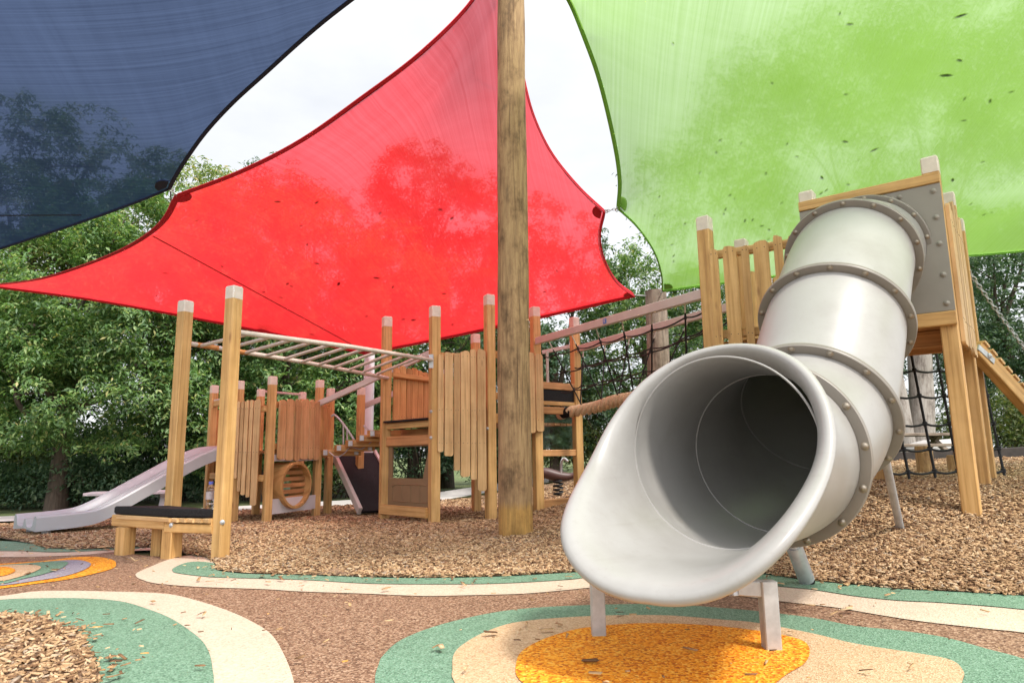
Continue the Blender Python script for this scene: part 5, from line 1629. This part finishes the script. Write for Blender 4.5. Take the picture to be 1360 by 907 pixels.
for (a, b, c) in gl: sail_leaf(green_bvh, a, b, c * 0.9, 'dead leaves on the green sail', 'small dark dead leaf lying on the lime green shade sail', lpz)
rl = [(369, 268, .06), (421, 269, .05), (400, 300, .03), (505, 283, .04), (262, 293, .04), (352, 279, .02), (382, 377, .06), (408, 325, .05), (295, 354, .05), (421, 350, .06), (387, 380, .05), (220, 363, .06), (208, 393, .05), (450, 377, .08), (500, 369, .07), (522, 381, .05), (350, 388, .05), (373, 395, .05), (427, 435, .05), (414, 444, .06), (487, 420, .05), (536, 424, .06), (549, 425, .07), (590, 390, .05), (631, 432, .05), (601, 431, .05), (723, 388, .05), (740, 360, .05), (600, 290, .05), (585, 278, .04)]
for (a, b, c) in rl: sail_leaf(red_bvh, a, b, c * 1.3, 'dead leaves on the red sail', 'small dark dead leaf lying on the red shade sail', lpz)
bpy.data.objects.remove(lpz)

chain('chain', tipB + Vector((0.0, 0, 0)), redpts[6], 0.022, 0.004, 'short chain joining the corners of the blue and red sails', 'chain')
chain('chain', redpts[22], tipG, 0.022, 0.004, 'short chain joining the corners of the red and green sails', 'chain')
def cable(p, q, label):
    o = MB().tube([p, p.lerp(q, 0.3), q], 0.009, 6).build('stay_cable', M['steel'], None, True)
    tag(o, label, 'cable')
cable(redpts[18], Vector((t2.x - 0.1, t2.y, t2.z - 0.06)), 'steel stay tying the red sail corner to the grey timber pole')
cable(greenpts[22], Vector((t2.x + 0.02, t2.y - 0.12, t2.z - 0.10)), 'steel stay tying the green sail corner to the grey timber pole')
cable(redpts[15], Vector((sp1.x, sp1.y, sp1t.z + 0.1)), 'steel stay tying the red sail to the slim pale post')
cable(redpts[0], Vector((PTOP.x, PTOP.y, 4.98)), 'steel stay tying the red sail to the top of the tall timber pole')
cable(bluepts[10], Vector((PTOP.x - 0.1, PTOP.y, 5.04)), 'steel stay tying the navy sail to the top of the tall timber pole')
cable(greenpts[7], Vector((PTOP.x + 0.1, PTOP.y, 5.04)), 'steel stay tying the green sail to the top of the tall timber pole')

# ------------------------------------------------------------------ trees and bushes
def leaves(pos, outd, n_per, size, mat, parent, loc, spread=0.11, narrow=0.38, droop=0.35, od_up=0.55):
    """sprays of folded leaves; pos (N,3) twig tips, outd (N,3) directions"""
    N_ = len(pos)
    up0 = np.array([0, 0, 1.0]) + od_up * outd + rng.normal(0, 0.25, (N_, 3))     # every spray faces up and outward
    up0 /= np.linalg.norm(up0, axis=1)[:, None]
    t1 = np.cross(up0, rng.normal(0, 1, (N_, 3))); t1 /= np.linalg.norm(t1, axis=1)[:, None] + 1e-9
    t2 = np.cross(up0, t1)
    c = np.repeat(pos, n_per, 0); upn = np.repeat(up0, n_per, 0); a1 = np.repeat(t1, n_per, 0); a2 = np.repeat(t2, n_per, 0)
    n = len(c)
    th = (np.tile(np.arange(n_per), N_) + rng.uniform(-0.35, 0.35, n)) * (2 * PI / n_per)
    d = a1 * np.cos(th)[:, None] + a2 * np.sin(th)[:, None]
    d = d + upn * rng.normal(-0.15, 0.32, n)[:, None]; d[:, 2] -= droop * rng.uniform(0.2, 1.0, n)
    d /= np.linalg.norm(d, axis=1)[:, None] + 1e-9
    c = c + rng.normal(0, spread, (n, 3)) * np.array([1, 1, 0.6])
    s = np.cross(d, upn + rng.normal(0, 0.25, (n, 3))); s /= np.linalg.norm(s, axis=1)[:, None] + 1e-9
    nn = np.cross(s, d)
    L = (size * 0.78 * rng.uniform(0.55, 1.25, n))[:, None]; W = L * narrow * rng.uniform(0.7, 1.2, n)[:, None]
    base = c; tip = c + d * L - nn * L * 0.12
    mid = c + d * L * 0.5
    l = mid + s * W * 0.5 + nn * W * 0.22; r = mid - s * W * 0.5 + nn * W * 0.22
    V = np.stack([base, l, tip, r], 1).reshape(-1, 3)
    i4 = (np.arange(n) * 4)[:, None]
    F = np.concatenate([i4 + np.array([[0, 2, 1]]), i4 + np.array([[0, 3, 2]])], 0)
    return npmesh('crown', V, F, mat, parent, loc, False)

def lobes_points(lobes, dens, gap=0.0, gscale=0.9, seed=0.0, shell=0.62):
    pts, dirs = [], []
    for (cx, cy, cz, rx, ry, rz) in lobes:
        area = 4 * PI * ((rx * ry) ** 1.6 / 3 + (rx * rz) ** 1.6 / 3 + (ry * rz) ** 1.6 / 3) ** (1 / 1.6)
        n = int(area * dens * 1.5)
        u = rng.normal(0, 1, (n, 3)); u /= np.linalg.norm(u, axis=1)[:, None]
        rr = shell + (1.06 - shell) * rng.uniform(0, 1, n) ** 0.6
        p = np.array([cx, cy, cz]) + u * rr[:, None] * np.array([rx, ry, rz])
        pts.append(p); dirs.append(u)
    p, d = np.concatenate(pts), np.concatenate(dirs)
    # clumps and gaps
    keep = np.ones(len(p), bool)
    for i in range(len(p)):
        q = Vector(p[i]) * gscale + Vector((seed, seed * 2, 0))
        v_ = noise.noise(q) * 0.65 + noise.noise(q * 2.7) * 0.35
        if v_ < gap: keep[i] = False
    return p[keep], d[keep]

def tree(name, label, base, trunk_h, r0, lobes, dens, size, mat, n_per=9, gap=0.05, gscale=1.5, spread=0.05, bark='bark', narrow=0.38, cat='tree', group=None, limbs=6, rows=30, lean=(0, 0), droop=0.35, shell=0.62):
    bx, by = base; bz = gz(bx, by)
    root = thing(name, label, cat, (bx, by, bz), group)
    top = Vector((bx + lean[0], by + lean[1], bz + trunk_h))
    mb = MB()
    axis = crom([Vector((bx, by, bz - 0.2)), Vector((bx + lean[0] * 0.2, by + lean[1] * 0.2, bz + trunk_h * 0.4)), top], 8)
    sc_ = [1.25 - 0.25 * min(1, i / 4) - 0.45 * (i / (len(axis) - 1)) for i in range(len(axis))]
    mb.tube(axis, r0, 14, scale=sc_)
    ls_ = sorted(lobes, key=lambda l: random.random())[:limbs]
    for l in ls_:
        s = axis[int(len(axis) * random.uniform(0.45, 0.95))]
        e = Vector(l[:3]) + Vector((random.uniform(-.3, .3), random.uniform(-.3, .3), random.uniform(-.2, .5)))
        m_ = s.lerp(e, 0.5) + Vector((random.uniform(-.3, .3), random.uniform(-.3, .3), random.uniform(-.1, .3)))
        pts = crom([s, m_, e], 5)
        mb.tube(pts, r0 * 0.42, 8, scale=[1 - 0.8 * i / (len(pts) - 1) for i in range(len(pts))])
        for _ in range(4):
            a = pts[random.randint(3, len(pts) - 2)]
            b = a + Vector((random.gauss(0, 1), random.gauss(0, 1), random.gauss(0.2, 0.7))).normalized() * random.uniform(0.5, 1.1) * min(1.2, l[3])
            mb.tube([a, a.lerp(b, 0.5) + Vector((0, 0, 0.06)), b], r0 * 0.11, 5, scale=[1, 0.7, 0.3])
    mb.build('trunk', M[bark], root, True)
    p, d = lobes_points(lobes, dens, gap, gscale, bx * 1.7, shell)
    leaves(p, d, n_per, size, M[mat], root, root.location, spread, narrow, droop)
    return root

def auto_lobes(cx, cy, cz, rx, ry, rz, n, seed, size=0.45):
    rs = random.Random(seed)
    out = [(cx, cy, cz, rx * 0.72, ry * 0.72, rz * 0.78)]
    for _ in range(n):
        while True:
            a = Vector((rs.gauss(0, 1), rs.gauss(0, 1) - 0.25, rs.gauss(0, 1)))
            if a.length > 0.1: break
        a.normalize()
        k = rs.uniform(0.55, 0.72); s = size * rs.uniform(0.75, 1.25)
        out.append((cx + a.x * rx * k, cy + a.y * ry * k, cz + a.z * rz * k, rx * s, ry * s, rz * s * 0.8))
    return out

def oak(name, label, base, trunk_h, r0, lobes, dens, size, mat, k=1.25, **kw):
    """the stand at the back left, set k times farther off and larger than first measured"""
    lb = [(x * k, y * k, 0.72 + (z - 0.72) * k, a * k, b * k, c * k) for x, y, z, a, b, c in lobes]
    return tree(name, label, (base[0] * k, base[1] * k), trunk_h * k, r0 * k, lb, dens / (k * k), size * k, mat, spread=0.05 * k, gscale=1.3, **kw)

# oaks along the back left
oak('oak_tree', 'leafy oak with a dark trunk standing behind the grey double slide', (-6.55, 10.0), 2.6, 0.14, auto_lobes(-6.2, 10.4, 2.85, 3.2, 1.7, 2.35, 20, 1, 0.34) + [(-7.0, 9.55, 1.6, 1.5, 0.8, 0.75), (-5.4, 9.7, 1.5, 1.4, 0.8, 0.75), (-6.3, 9.3, 1.75, 1.0, 0.6, 0.6), (-8.1, 9.9, 2.0, 1.5, 0.9, 0.85), (-6.3, 9.4, 2.6, 1.4, 0.8, 0.7)], 88, 0.105, 'leaf_oak', limbs=9)
oak('oak_tree', 'leafy oak filling the gap behind the two tall monkey bar posts', (-4.1, 11.4), 2.6, 0.13, auto_lobes(-3.9, 11.6, 3.0, 2.7, 1.9, 2.9, 18, 2, 0.36), 84, 0.105, 'leaf_oak', limbs=9)
oak('oak_tree', 'dense oak behind the low reddish tower, below the red sail', (-1.9, 13.1), 2.4, 0.13, auto_lobes(-1.7, 13.3, 2.9, 2.6, 1.8, 2.8, 16, 3, 0.38), 46, 0.13, 'leaf_oak', limbs=8)
oak('oak_tree', 'light yellowish oak rising between the blue and red sails', (-6.6, 13.6), 4.2, 0.17, auto_lobes(-6.7, 13.8, 5.0, 2.9, 2.2, 2.4, 12, 4, 0.40), 34, 0.14, 'leaf_yellow', limbs=8, k=1.1)
oak('oak_tree', 'tall oak seen as a dark shape through the navy sail at the far left', (-9.6, 12.6), 4.0, 0.17, auto_lobes(-9.7, 12.8, 4.9, 2.6, 2.2, 3.4, 12, 5, 0.40), 20, 0.16, 'leaf_yellow', limbs=8, k=1.1)
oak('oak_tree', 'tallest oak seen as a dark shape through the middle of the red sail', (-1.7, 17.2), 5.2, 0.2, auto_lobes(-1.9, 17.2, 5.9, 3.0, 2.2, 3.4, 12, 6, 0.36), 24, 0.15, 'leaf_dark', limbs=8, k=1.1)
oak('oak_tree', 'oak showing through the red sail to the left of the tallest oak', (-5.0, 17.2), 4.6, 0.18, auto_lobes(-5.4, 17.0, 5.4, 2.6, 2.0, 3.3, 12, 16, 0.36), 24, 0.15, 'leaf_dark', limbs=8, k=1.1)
tree('broadleaf_tree', 'mid green tree behind the round timber pole and the middle tower', (0.9, 14.8), 3.0, 0.15, auto_lobes(0.9, 14.9, 3.6, 2.3, 1.9, 3.4, 11, 7, 0.4), 30, 0.14, 'leaf_dark')
tree('broadleaf_tree', 'mid green tree behind the rope net bridge, left of the shorter grey pole', (3.0, 15.2), 2.8, 0.15, auto_lobes(3.0, 15.2, 3.2, 1.9, 1.8, 3.0, 11, 8, 0.42), 32, 0.14, 'leaf_oak')
tree('broadleaf_tree', 'mid green tree behind the right end of the net bridge', (5.3, 16.0), 2.8, 0.15, auto_lobes(5.2, 16.0, 3.0, 2.2, 1.8, 2.9, 11, 9, 0.42), 30, 0.14, 'leaf_dark')

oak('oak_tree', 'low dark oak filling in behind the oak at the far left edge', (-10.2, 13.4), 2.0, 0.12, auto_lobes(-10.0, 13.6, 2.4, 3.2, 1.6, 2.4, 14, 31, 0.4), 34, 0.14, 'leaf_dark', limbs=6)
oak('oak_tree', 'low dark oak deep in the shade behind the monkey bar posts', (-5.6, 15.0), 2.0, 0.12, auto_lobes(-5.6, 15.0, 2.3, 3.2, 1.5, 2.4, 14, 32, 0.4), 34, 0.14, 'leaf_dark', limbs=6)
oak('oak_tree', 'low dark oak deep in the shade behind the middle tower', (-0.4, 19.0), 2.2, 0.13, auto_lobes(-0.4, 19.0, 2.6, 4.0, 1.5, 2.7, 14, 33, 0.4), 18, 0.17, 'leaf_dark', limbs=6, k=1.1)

# gum tree at the right
gb = P(1216, 610, 13.0)
gl_ = [(3.9, 12.9, 6.0, 1.5, 1.4, 1.35), (5.2, 12.6, 7.4, 1.6, 1.5, 1.35), (6.6, 13.2, 8.4, 1.8, 1.6, 1.3), (7.8, 12.3, 7.2, 1.6, 1.4, 1.2), (5.6, 13.4, 5.6, 1.3, 1.3, 0.9), (9.2, 13.0, 8.6, 1.8, 1.6, 1.3), (9.6, 12.4, 6.8, 1.5, 1.5, 1.0), (11.2, 13.4, 7.8, 1.7, 1.6, 1.3), (7.0, 12.2, 5.4, 1.0, 1.0, 0.7), (8.3, 13.6, 9.6, 1.7, 1.5, 1.0), (10.6, 12.2, 9.4, 1.6, 1.4, 1.1), (11.6, 12.0, 5.9, 1.3, 1.2, 0.9)]
g = thing('gum_tree', 'pale barked gum tree behind the climbing net and green sail', 'tree', (gb.x, gb.y, gz(gb.x, gb.y)))
zg = gz(gb.x, gb.y)
for (o, tp, r) in (((-0.14, 0), (-0.22, 0.1, 4.2), 0.17), ((0.14, 0.1), (0.55, 0.2, 4.6), 0.21)):
    log_pole('trunk', (gb.x + o[0], gb.y + o[1], zg - 0.3), (gb.x + o[0] + tp[0], gb.y + tp[1], zg + tp[2]), r * 1.12, r * 0.72, 'gum', None, 5.5 + r, 24, 40, 0.06, parent=g)
mb = MB()
for l in gl_:
    s = Vector((gb.x + random.choice([-0.4, 0.9]), gb.y + 0.1, zg + random.uniform(3.4, 4.5))); e = Vector(l[:3])
    pts = crom([s, s.lerp(e, 0.5) + Vector((random.uniform(-.4, .4), 0, random.uniform(-.2, .5))), e], 6)
    mb.tube(pts, 0.04, 8, scale=[1 - 0.8 * i / (len(pts) - 1) for i in range(len(pts))])
for (dx, dz0, ex, ez) in ((-0.35, 1.9, -2.4, 3.0),):
    s = Vector((gb.x + dx, gb.y, zg + dz0)); e = Vector((gb.x + ex, gb.y - 0.4, zg + ez))
    mb.tube(crom([s, s.lerp(e, 0.5) + Vector((0, 0, -0.1)), e], 6), 0.07, 8, scale=[1 - 0.5 * i / 12 for i in range(13)])
mb.build('limb', M['gum'], g, True)
p, d = lobes_points(gl_, 24, -0.06, 1.1, 3.0, 0.3)
leaves(p, d, 7, 0.17, M['leaf_gum'], g, g.location, 0.17, 0.26, 0.6)

# trees beyond the grass on the right
tree('broadleaf_tree', 'dark green tree at the far right edge beyond the grass', (12.6, 17.2), 3.2, 0.18, auto_lobes(12.6, 17.2, 4.0, 2.5, 1.9, 3.3, 13, 10, 0.38), 17, 0.15, 'leaf_dark', gap=-0.12)
tree('broadleaf_tree', 'dark green tree beyond the grass, half hidden by the tower posts', (15.6, 21.5), 4.2, 0.2, auto_lobes(15.2, 21, 5.2, 3.4, 2.2, 3.9, 14, 11, 0.36), 12, 0.19, 'leaf_dark', gap=-0.1)
tree('broadleaf_tree', 'bushy tree behind the gum tree trunk seen through the climbing net', (9.4, 18.8), 2.2, 0.15, auto_lobes(9.4, 18.8, 2.9, 2.6, 1.8, 2.5, 12, 12, 0.4), 18, 0.16, 'leaf_dark')

# understorey
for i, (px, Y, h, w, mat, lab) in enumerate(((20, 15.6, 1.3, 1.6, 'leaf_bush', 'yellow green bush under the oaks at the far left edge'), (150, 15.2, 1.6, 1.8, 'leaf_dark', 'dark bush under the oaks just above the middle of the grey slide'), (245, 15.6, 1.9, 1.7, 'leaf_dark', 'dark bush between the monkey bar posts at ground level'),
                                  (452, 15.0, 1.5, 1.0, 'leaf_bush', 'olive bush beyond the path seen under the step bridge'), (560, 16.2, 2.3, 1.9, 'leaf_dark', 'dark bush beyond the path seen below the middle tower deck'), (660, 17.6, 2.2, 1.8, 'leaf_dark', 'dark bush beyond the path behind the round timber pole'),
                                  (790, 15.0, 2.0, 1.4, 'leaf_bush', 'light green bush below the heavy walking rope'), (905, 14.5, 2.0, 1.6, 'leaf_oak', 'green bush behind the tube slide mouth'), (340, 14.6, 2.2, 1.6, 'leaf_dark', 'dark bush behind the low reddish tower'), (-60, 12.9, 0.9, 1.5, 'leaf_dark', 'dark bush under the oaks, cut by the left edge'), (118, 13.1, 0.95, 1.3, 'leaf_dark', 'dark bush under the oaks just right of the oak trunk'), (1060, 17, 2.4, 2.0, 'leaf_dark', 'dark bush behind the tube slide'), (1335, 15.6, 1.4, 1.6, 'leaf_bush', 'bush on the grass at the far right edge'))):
    q = P(px, 600, Y)
    zb = gz(q.x, q.y)
    root = thing('bush', lab, 'bush', (q.x, q.y, zb))
    lb = auto_lobes(q.x, q.y, zb + h * 0.5, w, w * 0.7, h * 0.55, 6, 40 + i, 0.5)
    p, d = lobes_points(lb, 44, -0.12, 1.8, i * 3.1, 0.5)
    cr = leaves(p, d, 6, 0.13, M[mat], root, root.location, 0.12, 0.4)
    cr.name = 'foliage'
    mb = MB()
    for _ in range(9):
        e = Vector((q.x + random.gauss(0, w * 0.5), q.y - w * 0.2 + random.gauss(0, w * 0.3), zb + h * random.uniform(0.5, 1.0)))
        s = Vector((q.x + random.gauss(0, 0.15), q.y, zb - 0.1))
        mb.tube([s, s.lerp(e, 0.5) + Vector((0, 0, 0.1)), e], 0.018, 5, scale=[1, 0.7, 0.3])
    mb.build('stem', M['bark'], root, True)

# second picnic table, on the path at the back left
pt2 = thing('picnic_table', 'pale picnic table by the path behind the grey double slide', 'picnic table', (-5.6, 10.2, -0.1))
c = P(172, 655, 9.7); d = Vector((1, 0.35, 0)).normalized(); e_ = Vector((-d.y, d.x, 0)); zg = gz(c.x, c.y)
mb = MB()
for k in range(4): mb.bar(c - d * 0.55 + e_ * (k * 0.14), c + d * 0.55 + e_ * (k * 0.14), 0.13, 0.04)
mb.build('tabletop', M['white'], pt2)
for s in (-0.4, 0.4):
    MB().bar(Vector((c.x, c.y, zg)) + d * s - e_ * 0.1, c + d * s + e_ * 0.3, 0.07, 0.05).build('leg', M['white'], pt2)
    MB().bar(Vector((c.x, c.y, zg)) + d * s + e_ * 0.55, c + d * s + e_ * 0.1, 0.07, 0.05).build('leg', M['white'], pt2)

# ------------------------------------------------------------------ sky, sun, camera
SUN_EL, SUN_AZ = R(58), R(134)                          # azimuth clockwise from +Y
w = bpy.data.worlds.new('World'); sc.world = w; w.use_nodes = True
N, L = w.node_tree.nodes, w.node_tree.links
bgd = N['Background']
sky = N.new('ShaderNodeTexSky'); sky.sky_type = 'NISHITA'; sky.sun_disc = False
sky.sun_elevation = SUN_EL; sky.sun_rotation = SUN_AZ
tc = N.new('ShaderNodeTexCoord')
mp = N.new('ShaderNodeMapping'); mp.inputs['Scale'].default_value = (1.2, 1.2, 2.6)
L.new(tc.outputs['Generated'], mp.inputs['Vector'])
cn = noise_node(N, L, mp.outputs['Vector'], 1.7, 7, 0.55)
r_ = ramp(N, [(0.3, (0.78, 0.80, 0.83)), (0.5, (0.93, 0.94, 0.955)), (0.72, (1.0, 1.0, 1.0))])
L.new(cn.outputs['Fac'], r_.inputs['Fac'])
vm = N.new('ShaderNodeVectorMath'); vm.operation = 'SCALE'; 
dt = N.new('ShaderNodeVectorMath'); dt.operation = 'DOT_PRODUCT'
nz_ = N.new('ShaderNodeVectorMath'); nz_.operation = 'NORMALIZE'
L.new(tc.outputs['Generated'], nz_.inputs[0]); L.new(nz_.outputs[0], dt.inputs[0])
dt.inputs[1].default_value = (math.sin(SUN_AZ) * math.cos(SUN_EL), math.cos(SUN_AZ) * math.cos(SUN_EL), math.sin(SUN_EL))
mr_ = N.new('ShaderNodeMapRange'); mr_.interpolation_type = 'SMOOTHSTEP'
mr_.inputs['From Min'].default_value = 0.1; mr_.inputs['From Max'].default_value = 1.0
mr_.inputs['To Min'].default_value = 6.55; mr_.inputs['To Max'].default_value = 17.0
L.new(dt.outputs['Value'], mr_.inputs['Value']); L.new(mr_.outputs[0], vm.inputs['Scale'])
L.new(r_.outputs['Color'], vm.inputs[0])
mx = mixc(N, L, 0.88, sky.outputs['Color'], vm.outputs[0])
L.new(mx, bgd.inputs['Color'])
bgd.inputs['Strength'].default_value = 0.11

sl_ = bpy.data.lights.new('sun', 'SUN'); sl_.energy = 2.3; sl_.angle = R(7); sl_.color = (1.0, 0.95, 0.87)
so = bpy.data.objects.new('sun', sl_); COL.objects.link(so)
sd = Vector((math.sin(SUN_AZ) * math.cos(SUN_EL), math.cos(SUN_AZ) * math.cos(SUN_EL), math.sin(SUN_EL)))
so.rotation_euler = sd.to_track_quat('Z', 'Y').to_euler(); so.location = sd * 40

cd = bpy.data.cameras.new('camera'); cd.lens = 24; cd.sensor_width = 36; cd.clip_start = 0.05; cd.clip_end = 2000
co = bpy.data.objects.new('camera', cd); COL.objects.link(co)
co.matrix_world = Matrix.Translation(CAM) @ Matrix((CR, CU, -_F)).transposed().to_4x4()
sc.camera = co
sc.view_settings.view_transform = 'Standard'
sc.view_settings.look = 'None'
sc.view_settings.exposure = 0.75
sc.view_settings.gamma = 1.0
